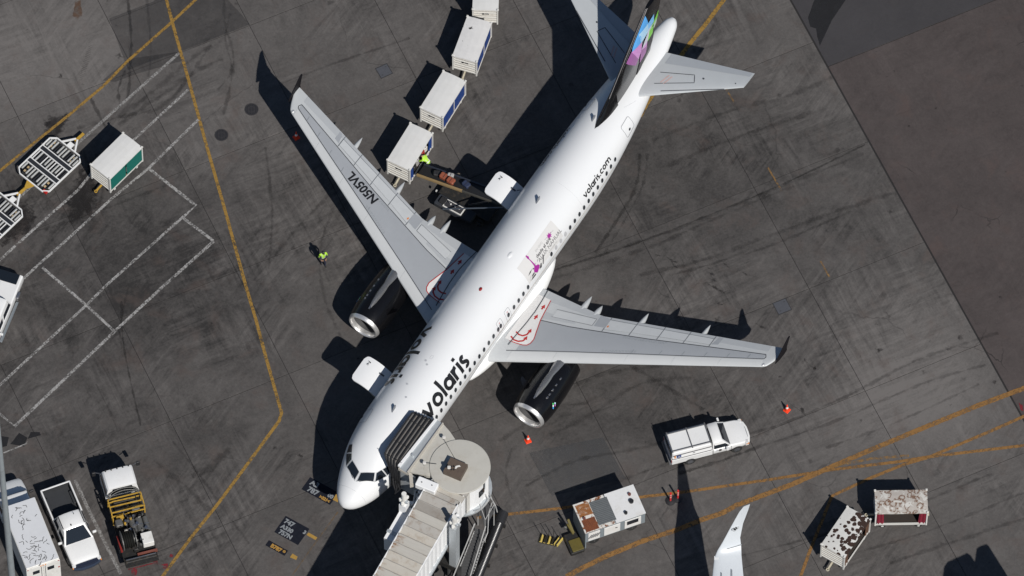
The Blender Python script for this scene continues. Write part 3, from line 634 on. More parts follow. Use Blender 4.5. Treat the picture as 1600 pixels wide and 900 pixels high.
ys=[1.5,2.35,3.2,4.2,5.2,6.3,7.5,9,10.5,12,13.5,15,16,16.5,16.65,16.8,16.92,17.0]
def wquad(par,name,mat,side,c4,off=.012,nx=4,ny=6,thick=.02):
    """panel on the wing: corners (x,y) in order a-b (front, inboard to outboard), c-d (rear, outboard to inboard)"""
    a,b,c,d=c4; top=[]; mb=MB()
    for i in range(nx+1):
        for j in range(ny+1):
            u=i/nx; v=j/ny; x=(a[0]*(1-v)+b[0]*v)*(1-u)+(d[0]*(1-v)+c[0]*v)*u; y=(a[1]*(1-v)+b[1]*v)*(1-u)+(d[1]*(1-v)+c[1]*v)*u
            top.append(W(x,y,side,off))
    mb.add(top,[(i*(ny+1)+j,(i+1)*(ny+1)+j,(i+1)*(ny+1)+j+1,i*(ny+1)+j+1) for i in range(nx) for j in range(ny)])
    rim=[(0,j) for j in range(ny+1)]+[(i,ny) for i in range(1,nx+1)]+[(nx,j) for j in range(ny-1,-1,-1)]+[(i,0) for i in range(nx-1,0,-1)]
    A=[top[i*(ny+1)+j] for i,j in rim]; n=len(A); mb.add(A+[p-Vector((0,0,thick)) for p in A],[(k,(k+1)%n,n+(k+1)%n,n+k) for k in range(n)])
    return mb.build(name,mat,par,smooth=35)
def wline(mb,side,pts,w,off,n=8):
    Q=[]
    for a,b in zip(pts[:-1],pts[1:]):
        for k in range(n): Q.append((a[0]+(b[0]-a[0])*k/n,a[1]+(b[1]-a[1])*k/n))
    Q.append(pts[-1]); vs=[]
    for i,q in enumerate(Q):
        a=Q[max(i-1,0)]; b=Q[min(i+1,len(Q)-1)]; dx,dy=b[0]-a[0],b[1]-a[1]; L=math.hypot(dx,dy) or 1
        for s in (-1,1): vs.append(W(q[0]-dy/L*w/2*s,q[1]+dx/L*w/2*s,side,off))
    return mb.add(vs,[(2*i,2*i+1,2*i+3,2*i+2) for i in range(len(Q)-1)])
def lerp(a,b,t): return a+(b-a)*t
def on(poly,y):
    for (x0,y0),(x1,y1) in zip(poly[:-1],poly[1:]):
        if y0<=y<=y1: return x0+(x1-x0)*(y-y0)/(y1-y0)
    return poly[0][0] if y<poly[0][1] else poly[-1][0]
FRONT=[(14.05,2.6),(15.28,5.0),(17.63,9.7),(19.3,13.1),(20.87,16.28)]
REAR=[(16.80,3.1),(17.25,4.93),(18.82,9.65),(19.95,12.73),(21.21,16.24)]
redline=M('marking_red',(.42,.02,.02),.5); walk_m=M('walkway_white',(.66,.65,.64),.5,var=.06,scale=4,dirt=.15,dc=(.45,.43,.41)); grey_txt=M('stencil_grey',(.16,.17,.19),.5)
for side in (-1,1):
    wg=None
    mb=MB(); rings=[]
    for y in ys: rings.append([Wc(c,y,side) for c in cs]+[Wc(c,y,side,True) for c in reversed(cs[1:-1])])
    mb.loft(rings); wg=mb.build('wing',wing_grey,plane,smooth=40)
    # main box, between its two dark seams
    for y0,y1 in ((3.1,4.93),(4.93,9.7),(9.7,13.1),(13.1,16.24)):
        wquad(wg,'box_skin',box_grey,side,[(on(FRONT,y0)+.03,y0),(on(FRONT,y1)+.03,y1),(on(REAR,y1)-.03,y1),(on(REAR,y0)-.03,y0)],.008,6,8)
    mb=MB(); wline(mb,side,FRONT,.045,.016); wline(mb,side,REAR,.05,.016); wline(mb,side,[(20.87,16.28),(21.03,16.34),(21.21,16.24)],.045,.016,3); mb.build('box_seam',dark_line,wg)
    # slats
    sy=[2.9,5.3,9.1,11.6,14.05,16.3]
    for a,b in zip(sy[:-1],sy[1:]):
        a+=.02; b-=.02; wquad(wg,'slat',slat_m,side,[(LE(a)+.05,a),(LE(b)+.05,b),(on(FRONT,b)-.07,b),(on(FRONT,a)-.07,a)],.014,3,8)
    # spoilers
    mb=MB()
    for yy in (6.87,8.42,10.02,11.52,12.98): wline(mb,side,[(on(REAR,yy)+.05,yy),(TE(yy)-.02,yy)],.05,.012,3)
    wline(mb,side,[(18.10,6.85),(18.72,8.42),(19.25,10.02),(20.24,13.0)],.035,.013); wline(mb,side,[(18.94,6.85),(19.38,8.42),(19.85,10.02),(20.73,13.0)],.04,.013); wline(mb,side,[(17.40,3.7),(18.03,6.14),(18.60,6.14),(18.02,3.7)],.03,.013); mb.build('panel_gap',M('gap_grey',(.13,.14,.155),.6),wg)
    for (a,b,f0,f1,r0,r1) in ((3.75,6.12,17.42,18.05,17.98,18.56),(6.9,8.4,18.12,18.70,18.93,19.36),(8.45,10.0,18.72,19.24,19.38,19.83),(10.05,11.5,19.26,19.74,19.85,20.27),(11.55,12.95,19.76,20.22,20.29,20.70)):
        wquad(wg,'spoiler',spoil_m,side,[(f0,a),(f1,b),(r1,b),(r0,a)],.018,2,5,.03)
    # flaps and aileron
    for (a,b) in ((2.7,6.2),(6.45,10.0),(10.02,13.15)):
        wquad(wg,'flap',te_m,side,[(TE(a)-(.72 if b<7 else .30),a),(TE(b)-(.36 if b<7 else .28),b),(TE(b)-.01,b),(TE(a)-.01,a)],.010,2,6,.03)
    wquad(wg,'aileron',te_m,side,[(20.62,13.4),(21.45,16.25),(TE(16.25)-.01,16.25),(TE(13.4)-.01,13.4)],.010,2,6,.03)
    wquad(wg,'inner_panel',te_m,side,[(17.0,3.3),(17.6,5.2),(17.75,5.2),(17.55,3.3)],.008,2,4)
    for a,b,c,d in (((18.98,6.22),(18.98,6.9),(18.25,6.88),(18.05,6.25)),((20.98,13.2),(21.05,13.42),(20.45,13.4),(20.28,13.05))): wquad(wg,'flap_gap_panel',box_grey,side,[d,c,b,a],.013,2,2)
    mb=MB()
    for y in (9.2,10.7,11.9,13.1,14.3,15.4): wline(mb,side,[(on(FRONT,y)+.05,y),(on(FRONT,y)+.35,y+.03)],.035,.02,2)
    mb.build('seam_mark',M('seam_mark',(.22,.24,.26),.6),wg)
    mb=MB()
    for y0,y1,o in ((7.6,9.4,.16),(8.2,10.6,-.12)):
        for r in range(2):
            y=y0
            while y<y1: 
                ln_=random.uniform(.05,.14); xx=(on(FRONT,y)+.12+r*.09) if o>0 else (on(REAR,y)-.12-r*.09); wline(mb,side,[(xx,y),(xx+ln_*.45,y+ln_)],.04,.017,1); y+=ln_+random.uniform(.03,.1)
    mb.build('stencil',M('stencil_pale',(.26,.28,.30),.6),wg)
    mb=MB(); mb.add([W(18.42+dx,7.0+dy,side,.02) for dx,dy in ((-.1,0),(0,.07),(.12,0),(0,-.07))],[(0,1,2,3)]); mb.build('orange_mark',M('mark_orange',(.6,.22,.08),.6),wg)
    # the walkway: white field, red edge, red arrows
    wk=[(18.45,2.75),(18.40,3.05),(16.84,3.28),(15.45,3.66),(15.12,3.62),(14.92,3.50),(14.80,3.25),(14.72,2.75),(14.70,2.45)]
    P=[(18.45,2.5)]+wk; cx,cy=16.4,2.9; mb=MB()
    Q=[]
    for i in range(len(P)):
        a=P[i]; b=P[(i+1)%len(P)]
        for k in range(5): Q.append((lerp(a[0],b[0],k/5),lerp(a[1],b[1],k/5)))
    g=[]
    for i in range(24):
        x=14.72+(18.43-14.72)*i/23; yo_=on([(b,a) for a,b in sorted([(x_,y_) for x_,y_ in wk[1:]])],x) if False else None
        ed=sorted([(x_,y_) for x_,y_ in wk[1:-1]]); yv=ed[0][1]
        for (xa,ya),(xb,yb) in zip(ed[:-1],ed[1:]):
            if xa<=x<=xb: yv=ya+(yb-ya)*(x-xa)/(xb-xa+1e-9)
        if x>ed[-1][0]: yv=ed[-1][1]
        if x<ed[0][0]: yv=ed[0][1]
        g.append((x,yv))
    vs=[]
    for x,yv in g:
        for k in range(5): vs.append(W(x,lerp(2.1,yv,k/4),side,.020))
    wf=MB().add(vs,[(i*5+j,(i+1)*5+j,(i+1)*5+j+1,i*5+j+1) for i in range(23) for j in range(4)]).build('walkway',walk_m,wg,smooth=60)
    mb=MB(); wline(mb,side,wk[1:],.05,.030,3); mb.build('walkway_edge',redline,wf)
    def arrow(pts,w,tipdir):
        mb=MB(); wline(mb,side,pts,w,.028,3); x,y=pts[-1]; dx,dy=tipdir; L=math.hypot(dx,dy); dx/=L;dy/=L
        q=[(x+dx*.26,y+dy*.26),(x-dy*.13,y+dx*.13),(x+dy*.13,y-dx*.13)]; mb.add([W(a,b,side,.028) for a,b in q],[(0,1,2)]); mb.build('walkway_arrow',redline,wf)
    arrow([(17.55,2.92),(17.70,2.92)],.10,(1,0)); arrow([(16.72,2.93),(16.86,2.93)],.10,(1,0))
    arrow([(15.42,2.45),(15.32,2.70),(15.36,2.95),(15.55,3.12),(15.78,3.15)],.10,(1,0)); arrow([(14.98,2.30),(14.85,2.62),(14.90,2.95),(15.05,3.15),(15.2,3.2)] if False else [(15.0,2.35),(14.86,2.62),(14.90,2.92),(15.06,3.14),(15.22,3.2)],.10,(1,0))
    mb=MB(); wline(mb,side,[(19.0,2.50),(18.2,2.60),(17.2,2.68),(16.2,2.66),(15.2,2.58),(14.4,2.52)],.05,.05,4); mb.build('fairing_seam',dark_line,wg)
    # flap track fairings
    for y,x1,L in ((4.95,19.98,2.2),(5.85,19.72,1.6),(8.55,20.55,2.4),(12.2,21.6,2.2)):
        rg=[]; 
        for k in range(11):
            u=k/10; x=x1-L+u*L; r=.20*math.sin(PI*min(max(u*.97+.03,.03),.995))**.75*(1 if y<11 else .85)
            zc=ZC(y)-.16-.10*u
            rg.append([Vector((x,side*y+r*math.cos(q*PI/5),zc+r*1.3*math.sin(q*PI/5))) for q in range(10)])
        MB().loft(rg).build('flap_fairing',wing_grey,wg,smooth=60)
    # wing tip fence
    fn=[(20.95,0),(21.45,.45),(22.3,1.0),(22.52,1.0),(22.25,.1),(22.3,-.35),(22.0,-.42),(21.5,-.3)]
    zt=ZC(17)+.02; mb=MB(); n=len(fn)
    mb.add([(x,side*17.0,zt+z) for x,z in fn]+[(x,side*(17.05+max(z,0)*.03),zt+z) for x,z in fn],[tuple(range(n)),tuple(reversed(range(n,2*n)))]+[(i,(i+1)%n,n+(i+1)%n,n+i) for i in range(n)]); mb.build('tip_fence',M('fence_dark',(.007,.006,.008),.6,spec=.2),wg)
    mb=MB(); mb.ball(W(20.55,16.45,side,-.03),.09,10,6,sc=(1.6,1,.8)); mb.build('navigation_light',polished,wg)
# registration on the starboard wing, read from behind
put_text('N505VL',lambda x,y:W(18.46+(x*.285)-y*.955*1.1,9.05+x*.958+y*.32,1,.022),ink,'registration',plane,.715,.024)
# ---------------------------------------------------------------- engines
eng_steel=M('pylon_metal',(.34,.335,.33),.26,.75,var=.1,dirt=.15,dc=(.25,.2,.15))
for side in (-1,1):
    cy=side*5.755; cz=1.98; x0=11.3
    en=None
    prof_o=[(.24,1.03),(.5,1.10),(1.0,1.17),(1.7,1.19),(2.6,1.185),(3.4,1.14),(4.0,1.08),(4.35,1.03),(4.38,.98),(4.1,.92)]
    en=MB().lathe(prof_o,(x0,cy,cz),'X',40).build('engine',black_paint,plane,smooth=50)
    MB().lathe([(.36,.83),(.14,.845),(.04,.87),(0,.915),(.03,.965),(.12,1.005),(.245,1.036)],(x0,cy,cz),'X',48).build('inlet_lip',polished,en,smooth=80)
    MB().lathe([(.35,.832),(.8,.80),(1.1,.80)],(x0,cy,cz),'X',40).build('inlet_duct',M('duct_grey',(.06,.06,.062),.5),en,smooth=80)
    mb=MB(); mb.cyl((x0+1.08,cy,cz),.8,.02,32,'X')
    mb.build('fan_disc',M('fan_dark',(.012,.012,.013),.5),en)
    bl=MB()
    for k in range(22):
        a=2*PI*k/22; ca,sa=math.cos(a),math.sin(a); cb,sb=math.cos(a+.2),math.sin(a+.2)
        bl.add([(x0+.95,cy+.24*ca,cz+.24*sa),(x0+1.02,cy+.24*cb,cz+.24*sb),(x0+1.04,cy+.78*cb,cz+.78*sb),(x0+.93,cy+.78*ca,cz+.78*sa)],[(0,1,2,3)])
    bl.build('fan_blades',M('titanium',(.10,.10,.10),.35,.9),en)
    MB().lathe([(0,.001),(.08,.09),(.2,.17),(.36,.23),(.42,.24)],(x0+.55,cy,cz),'X',20).build('spinner',M('spinner_grey',(.05,.05,.055),.4),en,smooth=80)
    MB().lathe([(3.9,.62),(4.7,.55),(5.3,.42),(5.32,.30)],(x0,cy,cz),'X',24).build('core_nozzle',steel,en,smooth=60)
    # pylon: narrow polished spine widening to the wing's front edge
    rg=[]
    for x,hw,zt in ((12.2,.12,3.16),(12.6,.17,3.24),(13.3,.20,3.29),(14.0,.20,3.24),(14.6,.25,3.22),(15.1,.30,3.18),(15.6,.32,3.18)):
        zb=2.7; rg.append([Vector((x,cy+hw,zb)),Vector((x,cy+hw,zt-.12)),Vector((x,cy+hw*.6,zt-.03)),Vector((x,cy,zt)),Vector((x,cy-hw*.6,zt-.03)),Vector((x,cy-hw,zt-.12)),Vector((x,cy-hw,zb))])
    MB().loft(rg).build('pylon',eng_steel,en,smooth=30)
    mb=MB()
    for k,(dx,h) in enumerate(((0,.10),(.25,.07),(.6,.09),(1.0,.07),(1.5,.06))): MB().box((12.6+dx,cy+side*.62,cz+1.02+.0),(.12,.08,h)).build('cowl_latch',steel,en)
    mb.box((12.15,cy,cz+1.19),(.22,.09,.05)); mb.build('cowl_fitting',steel,en)
    mb=MB(); s2=-side
    mb.add([(12.5,cy+s2*.98,cz+.66),(13.0,cy+s2*.99,cz+.66),(13.05,cy+s2*1.42,cz+1.02),(12.85,cy+s2*1.42,cz+1.02)],[(0,1,2,3)]); mb.add([(12.5,cy+s2*.98,cz+.63),(13.0,cy+s2*.99,cz+.63),(13.05,cy+s2*1.42,cz+.99),(12.85,cy+s2*1.42,cz+.99)],[(3,2,1,0)]); mb.build('strake',black_paint,en)
    # small coloured pixels on the outer cowl
    ca_=[(.05,.35,.75),(.75,.8,.8),(.08,.55,.15),(.45,.12,.42),(.5,.75,.85)]
    for k,c in enumerate(ca_):
        a=R(22+5*(k%3)); x=12.45+.14*(k//2)+.07*(k%2); d=.065; q=[]
        for u,v in ((-d,0),(0,d*1.4),(d,0),(0,-d*1.4)):
            aa=a+v/1.17; q.append((x+u,cy+side*1.195*math.cos(aa),cz+1.195*math.sin(aa)))
        MB().add(q,[(0,1,2,3)]).build('cowl_pixel',M('pixel_%d'%k,c,.4),en)
# ---------------------------------------------------------------- tail
def slab_wing(name,rootL,rootT,tipL,tipT,thr,tht,mat,par,vert=False,n=8):
    rg=[]
    for k in range(n+1):
        u=k/n; a=Vector(rootL).lerp(Vector(tipL),u); b=Vector(rootT).lerp(Vector(tipT),u); t=lerp(thr,tht,u); up=[];lo=[]
        for c in cs:
            p=a.lerp(b,c); d=Vector((0,1,0)) if vert else Vector((0,0,1)); h=t*prof(c)
            up.append(p+d*h); lo.append(p-d*h)
        rg.append(up+list(reversed(lo[1:-1])))
    return MB().loft(rg).build(name,mat,par,smooth=40)
stab_g=M('stabiliser_grey',(.43,.45,.465),.4,var=.05,scale=1.5,dirt=.12,dc=(.4,.41,.42))
for side in (-1,1):
    sb=slab_wing('stabiliser',(31.55,side*.6,5.45),(35.3,side*.6,5.45),(35.42,side*6.15,5.98),(36.62,side*6.22,5.98),.17,.06,stab_g,plane)
    def S(x,y,off=.0):
        u=(y-.6)/5.57; a=lerp(31.55,35.42,u); b=lerp(35.3,36.62,u); c=(x-a)/(b-a); return Vector((x,y*side,lerp(5.45,5.98,u)+lerp(.17,.06,u)*prof(c)+off))
    mb=MB()
    def sl(pts,w_,off=.012):
        Q=[]
        for a,b in zip(pts[:-1],pts[1:]):
            for k in range(6): Q.append((lerp(a[0],b[0],k/6),lerp(a[1],b[1],k/6)))
        Q.append(pts[-1]); vs=[]
        for i,q in enumerate(Q):
            a=Q[max(i-1,0)]; b=Q[min(i+1,len(Q)-1)]; dx,dy=b[0]-a[0],b[1]-a[1]; L=math.hypot(dx,dy) or 1
            for s in (-1,1): vs.append(S(q[0]-dy/L*w_/2*s,q[1]+dx/L*w_/2*s,off))
        mb.add(vs,[(2*i,2*i+1,2*i+3,2*i+2) for i in range(len(Q)-1)])
    sl([(33.88,1.25),(34.72,3.15),(34.22,3.42),(33.0,1.35)],.045); sl([(32.75,1.95),(34.75,5.2)],.05); mb.build('stabiliser_seam',dark_line,sb)
    vs=[]
    for i in range(9):
        y=lerp(1.15,6.1,i/8); u=(y-.6)/5.57; b=lerp(35.3,36.62,u); cw=lerp(.85,.35,i/8)
        vs+=[S(b-cw,y,.014),S(b-cw*.5,y,.014),S(b-.02,y,.014)]
    mb=MB().add(vs,[(3*i+j,3*i+3+j,3*i+4+j,3*i+1+j) for i in range(8) for j in range(2)]); mb.build('elevator',M('elevator_grey',(.34,.36,.385),.42,var=.04),sb)
    mb=MB()
    for yy in (1.6,1.8): sl([(33.2,yy),(33.9,yy+.25)],.09,.013) if False else mb.add([S(33.25,yy,.013),S(33.25,yy+.09,.013),S(33.95,yy+.29,.013),S(33.95,yy+.2,.013)],[(0,1,2,3)])
    mb.build('walk_mark',M('pale_red',(.5,.36,.34),.6),sb)
    mb=MB(); mb.cyl(S(34.75,3.75,.01),.06,.03,10); mb.cyl(S(35.4,5.6,.01),.04,.03,8); mb.build('vent',dark_line,sb)
fin=slab_wing('tail_fin',(28.95,0,5.78),(34.75,0,5.78),(34.02,0,11.76),(36.15,0,11.76),.27,.12,black_paint,plane,vert=True,n=12)
def FNp(x,z,off,sd=-1):
    u=(z-5.78)/5.98; a=lerp(28.95,34.02,u); b=lerp(34.75,36.15,u); c=(x-a)/(b-a); return Vector((x,sd*(lerp(.27,.12,u)*prof(c)+off),z))
# bright front edge
vs=[]
for k in range(13):
    z=lerp(7.0,11.76,k/12); u=(z-5.78)/5.98; a=lerp(28.95,34.02,u)
    vs+=[Vector((a+.10,-.085,z)),Vector((a-.02,0,z)),Vector((a+.10,.085,z))]
MB().add(vs,[(3*i+j,3*i+3+j,3*i+4+j,3*i+1+j) for i in range(12) for j in range(2)]).build('fin_leading_edge',M('edge_metal',(.42,.40,.40),.3,.6),fin)
rg=[]
for k in range(12):
    u=k/11; x=28.1+u*2.4; w_=.03+.24*math.sin(PI*min(u*.6+.03,.5)); zt=lerp(5.84,7.3,u**1.6); zb=5.6
    rg.append([Vector((x,-w_*1.35,zb)),Vector((x,-w_*.8,lerp(zb,zt,.75))),Vector((x,0,zt)),Vector((x,w_*.8,lerp(zb,zt,.75))),Vector((x,w_*1.35,zb))])
MB().loft(rg).build('dorsal_fillet',black_paint,fin,smooth=50)
FINQ=[('y',[(35.62, 8.63), (35.25, 6.83), (34.11, 6.28), (34.17, 7.87)]),
 ('y',[(34.17, 7.87), (34.11, 6.28), (32.74, 5.4), (33.19, 6.77)]),
 ('b',[(33.79, 11.34), (34.1, 10.13), (33.03, 10.25), (32.75, 10.76)]),
 ('b',[(32.75, 10.76), (33.24, 9.86), (33.36, 8.86), (32.28, 9.33)]),
 ('l',[(33.03, 10.25), (34.1, 10.13), (34.22, 9.04), (33.27, 8.99)]),
 ('lb',[(34.84, 10.1), (34.91, 9.14), (34.2, 9.24), (34.05, 10.12)]),
 ('w',[(34.25, 9.26), (34.91, 9.05), (34.13, 7.92), (33.36, 8.03)]),
 ('w2',[(35.61, 8.89), (35.47, 8.35), (34.95, 8.17), (34.92, 8.88)]),
 ('g',[(35.52, 9.57), (35.52, 8.78), (34.26, 8.82), (34.91, 9.14)]),
 ('g',[(34.34, 8.87), (34.93, 8.61), (34.83, 7.85), (34.17, 7.87)]),
 ('p',[(33.35, 9.04), (33.36, 8.03), (32.99, 7.55), (32.24, 9.38)]),
 ('p',[(34.13, 7.92), (34.07, 7.52), (33.6, 6.76), (33.36, 8.03)]),
 ('v',[(32.24, 9.38), (32.99, 7.55), (32.68, 7.25), (31.64, 8.83)]),
 ('v',[(33.3, 8.11), (34.15, 7.39), (34.01, 6.76), (33.19, 6.77)])]
for sd in (-1,1):
    def fq(pts,c,k,nm='fin_pixel'):
        P=[Vector((x,z,0)) for x,z in pts]; vs=[]; n=len(pts)
        # a small grid keeps the print on the curved skin
        a,b,cc,d=P; m_=5
        for i in range(m_+1):
            for j in range(m_+1):
                p=a.lerp(b,i/m_).lerp(d.lerp(cc,i/m_),j/m_); u=(p.y-5.78)/5.98; vs.append(FNp(min(max(p.x,lerp(28.95,34.02,u)+.14),lerp(34.75,36.15,u)-.05),p.y,.03+.0015*k,sd))
        MB().add(vs,[(i*(m_+1)+j,(i+1)*(m_+1)+j,(i+1)*(m_+1)+j+1,i*(m_+1)+j+1) for i in range(m_) for j in range(m_)]).build(nm,c,fin)
    px={'b':(.10,.38,.80),'l':(.42,.66,.86),'w':(.60,.60,.68),'w2':(.42,.50,.40),'g':(.20,.58,.06),'p':(.58,.25,.58),'v':(.30,.10,.30),'k':(.045,.045,.05),'y':(.05,.048,.052),'lb':(.2,.5,.85)}
    def mc(k): return M('fin_'+k,px[k],.6 if k=='y' else .4,spec=.3)
    # skewed grid: e1 runs aft and down, e2 runs up along the front edge
    for c,pts in FINQ:
        fq(pts,mc(c),FINQ.index((c,pts))*.12)
# ---------------------------------------------------------------- open cargo doors (starboard), hinged above their holds
def cargo_door(x0,x1,mark):
    d=None; n=24; top=[]; 
    for k in range(n+1):
        u=k/n; y=1.93+2.0*u; z=3.35+.98*u-.42*u*u*.6+.18*math.sin(PI*u)
        top.append((y,z))
    rg=[]
    r_=.30
    def xs_(u): # rounded outer corners
        e=max(0,(u-.86)/.14); return r_*(1-math.sqrt(max(0,1-e*e)))
    mb=MB(); vs=[]
    for k,(y,z) in enumerate(top+[(3.93+.0,top[-1][1]-.0)]):
        if k==n+1: break
        ins=xs_(k/n)
        vs+=[(x0+ins,y,z),(x1-ins,y,z),(x1-ins,y-.02,z-.09),(x0+ins,y-.02,z-.09)]
    mb.add(vs,[(4*i+j,4*i+(j+1)%4,4*i+4+(j+1)%4,4*i+4+j) for i in range(n) for j in range(4)]+[(3,2,1,0),(4*n,4*n+1,4*n+2,4*n+3)])
    dr=mb.build('cargo_door',white_paint,plane,smooth=35)
    y,z=top[18]; y2,z2=top[21]
    mb=MB(); cx=x1-.42 if True else x0; 
    for dx,L,a in ((0,.34,.3),(.1,.22,1.2),(-.05,.2,-.6)): 
        mb.add([(cx+dx-L*.5*math.cos(a)-.03,y+.1-L*.5*math.sin(a),z+.065),(cx+dx-L*.5*math.cos(a)+.05,y+.1-L*.5*math.sin(a),z+.065),(cx+dx+L*.5*math.cos(a),y+.1+L*.5*math.sin(a),z+.075)],[(0,1,2)])
    mb.build('bird_mark',ink,dr)
    mb=MB(); yy,zz=top[9]; mb.box((x1-.55,yy-.15,zz+.02),(.10,.32,.03),rx=.35); mb.build('handle_slot',M('slot_dark',(.04,.045,.06),.5),dr)
    mb=MB(); 
    for xx in (x0+.15,x1-.15): mb.bar((xx,1.8,2.5),(xx,3.0,3.7),.05)
    mb.build('strut',steel,dr)
    # dark hold behind the door
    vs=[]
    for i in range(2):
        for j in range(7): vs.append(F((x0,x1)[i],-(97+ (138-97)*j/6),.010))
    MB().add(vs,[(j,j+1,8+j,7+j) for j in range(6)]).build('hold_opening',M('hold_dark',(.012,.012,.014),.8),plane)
cargo_door(7.05,8.9,1); cargo_door(21.98,23.75,1)
# landing gear
gear_w=M('gear_white',(.6,.6,.6),.4)
def gear(x,y,r,w_,tz):
    g=MB().tube([(x,y,tz),(x,y,r)],.10,10).build('landing_gear',gear_w,plane)
    for s in (-1,1):
        wh=MB().lathe([(-w_/2,r*.5),(-w_/2,r*.9),(-w_*.3,r),(w_*.3,r),(w_/2,r*.9),(w_/2,r*.5)],(x,y+s*(w_/2+.10),r),'Y',24,cap=True).build('wheel',rubber,g,smooth=40)
    MB().cyl((x,y,r),.07,.5,10,'Y').build('axle',steel,g)
    MB().bar((x,y,tz-.3),(x+.9,y,tz),.08).build('drag_strut',gear_w,g)
gear(5.07,0,.38,.22,1.9); gear(17.71,3.8,.58,.42,2.4); gear(17.71,-3.8,.58,.42,2.4)
# ---------------------------------------------------------------- baggage carts
blue_c=M('curtain_blue',(.012,.045,.20),.55,var=.15,scale=4); green_c=M('curtain_green',(.004,.13,.105),.5,var=.12,scale=4); maroon=M('curtain_maroon',(.20,.012,.03),.6,var=.15)
cart_white=M('cart_white',(.64,.63,.60),.5,var=.06,scale=3,dirt=.22,dc=(.40,.36,.30),dscale=3); roof_white=M('cart_roof',(.64,.635,.62),.55,var=.05,scale=2.5,dirt=.18,dc=(.5,.48,.44),dscale=2)
slat_dirty=M('cart_slat',(.62,.60,.56),.55,var=.1,scale=5,dirt=.35,dc=(.3,.26,.2),dscale=3)
wood=M('wood_floor',(.18,.13,.08),.7,var=.3,scale=6); dark_in=M('cart_inside_shade',(.03,.022,.018),.8,var=.2)  # dark_in: near black colour stands for the shade inside open carts
tan=M('hitch_cream',(.55,.50,.38),.5,var=.15,dirt=.3)
def cart(label,c,ang,roof=roof_white,curtain=blue_c,L=2.9,Wd=1.52,H=2.1,group='baggage carts in the train beside the aircraft',style='curtain',hitch='cream',marks=True,cat='baggage cart',wheel_c=None):
    t=thing('baggage_cart',label,cat,(c[0],c[1],0),R(ang),group); hx,hy=L/2,Wd/2; fz=.58
    # roof: shallow pan with turned-down edge
    mb=MB(); n=6; vs=[]
    for i in range(n+1):
        for j in range(5):
            x=lerp(-hx-.03,hx+.03,i/n); y=lerp(-hy-.03,hy+.03,j/4); vs.append((x,y,H-.03+.05*(1-(2*j/4-1)**2)+(.004 if i%2 else -.004)))
    mb.add(vs,[(i*5+j,(i+1)*5+j,(i+1)*5+j+1,i*5+j+1) for i in range(n) for j in range(4)])
    rim=[(i,0) for i in range(n+1)]+[(n,j) for j in range(1,5)]+[(i,4) for i in range(n-1,-1,-1)]+[(0,j) for j in range(3,0,-1)]; A=[Vector(vs[i*5+j]) for i,j in rim]; k=len(A)
    mb.add(A+[p-Vector((0,0,.07)) for p in A],[(i,k+i,k+(i+1)%k,(i+1)%k) for i in range(k)]); rf=mb.build('roof',roof,t)
    for sx in (-1,1):
        for sy in (-1,1):
            MB().box((sx*(hx-.01),sy*(hy-.01),(H+.02+.42)/2+.02),(.08,.08,H-.38)).build('corner_post',cart_white,t)
            MB().box((sx*hx,sy*hy,H+.015),(.12,.12,.05)).build('corner_cap',cart_white,t)
    MB().box((0,0,fz),(L-.06,Wd-.04,.08)).build('floor',dark_in if style=='open' else wood,t)
    for sy in (-1,1): MB().box((0,sy*(hy-.02),fz-.06),(L,.06,.10)).build('side_rail',cart_white,t)
    # slatted ends
    ns=6; 
    for sx in (-1,1):
        MB().box((sx*(hx-.05),0,(fz+H)/2),(.02,Wd-.1,H-fz-.08)).build('end_panel',slat_dirty,t)
        for k in range(ns):
            z=lerp(fz+.08,H-.18,k/(ns-1)); MB().box((sx*(hx-.01),0,z),(.05,Wd-.12,.13),ry=sx*.18).build('end_slat',slat_dirty if k%2 else cart_white,t)
    if marks:
        for y0,dx,dy in ((-.12,.14,.16),(.05,.10,.10),(.17,.07,.14)):
            MB().box((hx+.022,y0,H-.48),(.012,dx,dy),rx=.3).build('logo_mark',black_plastic,t)
    if style=='curtain':
        for sy in (-1,1):
            for k in range(2):
                x0=-hx+.08+k*(L/2-.07); x1=x0+L/2-.10; m=9; vs=[]
                for i in range(m+1):
                    x=lerp(x0,x1,i/m); y=sy*(hy-.035+.012*(i%2)); vs+=[(x,y,H-.08),(x,y+sy*.006,fz-.02)]
                MB().add(vs,[(2*i,2*i+1,2*i+3,2*i+2) for i in range(m)]).build('curtain',curtain,t)
            MB().box((0,sy*(hy+.0),(H+fz)/2),(.05,.03,H-fz-.1)).build('side_strap',cart_white,t)
    elif style=='open':
        # loading side is open, curtain gathered at both corners
        MB().box((0,-hy+.03,(H+fz)/2),(L-.15,.03,H-fz-.1)).build('curtain',curtain,t)
        for sx in (-1,1):
            vs=[]; 
            for i in range(5): 
                x=sx*(hx-.06-.10*i); y=hy-.02+.05*(i%2); vs+=[(x,y,H-.08),(x-(.03*sx if i<3 else .06*sx),y,fz+.05)]
            MB().add(vs,[(2*i,2*i+1,2*i+3,2*i+2) for i in range(4)]).build('tied_curtain',curtain,t)
        MB().box((0,hy+.0,fz+.10),(L-.2,.03,.06)).build('retaining_bar',cart_white,t)
        MB().box((0,0,(H+fz)/2),(L-.2,.04,H-fz-.2)).build('inner_panel',dark_in,t)
    elif style=='solid':
        for sy in (-1,1):
            for k in range(2): MB().box((-L/4+.02+k*L/2-.02,sy*(hy-.01),(H+fz)/2-.03),(L/2-.1,.03,H-fz-.14)).build('side_door',curtain,t)
            MB().box((0,sy*(hy+.015),(H+fz)/2),(.07,.04,.5)).build('door_latch',steel,t)
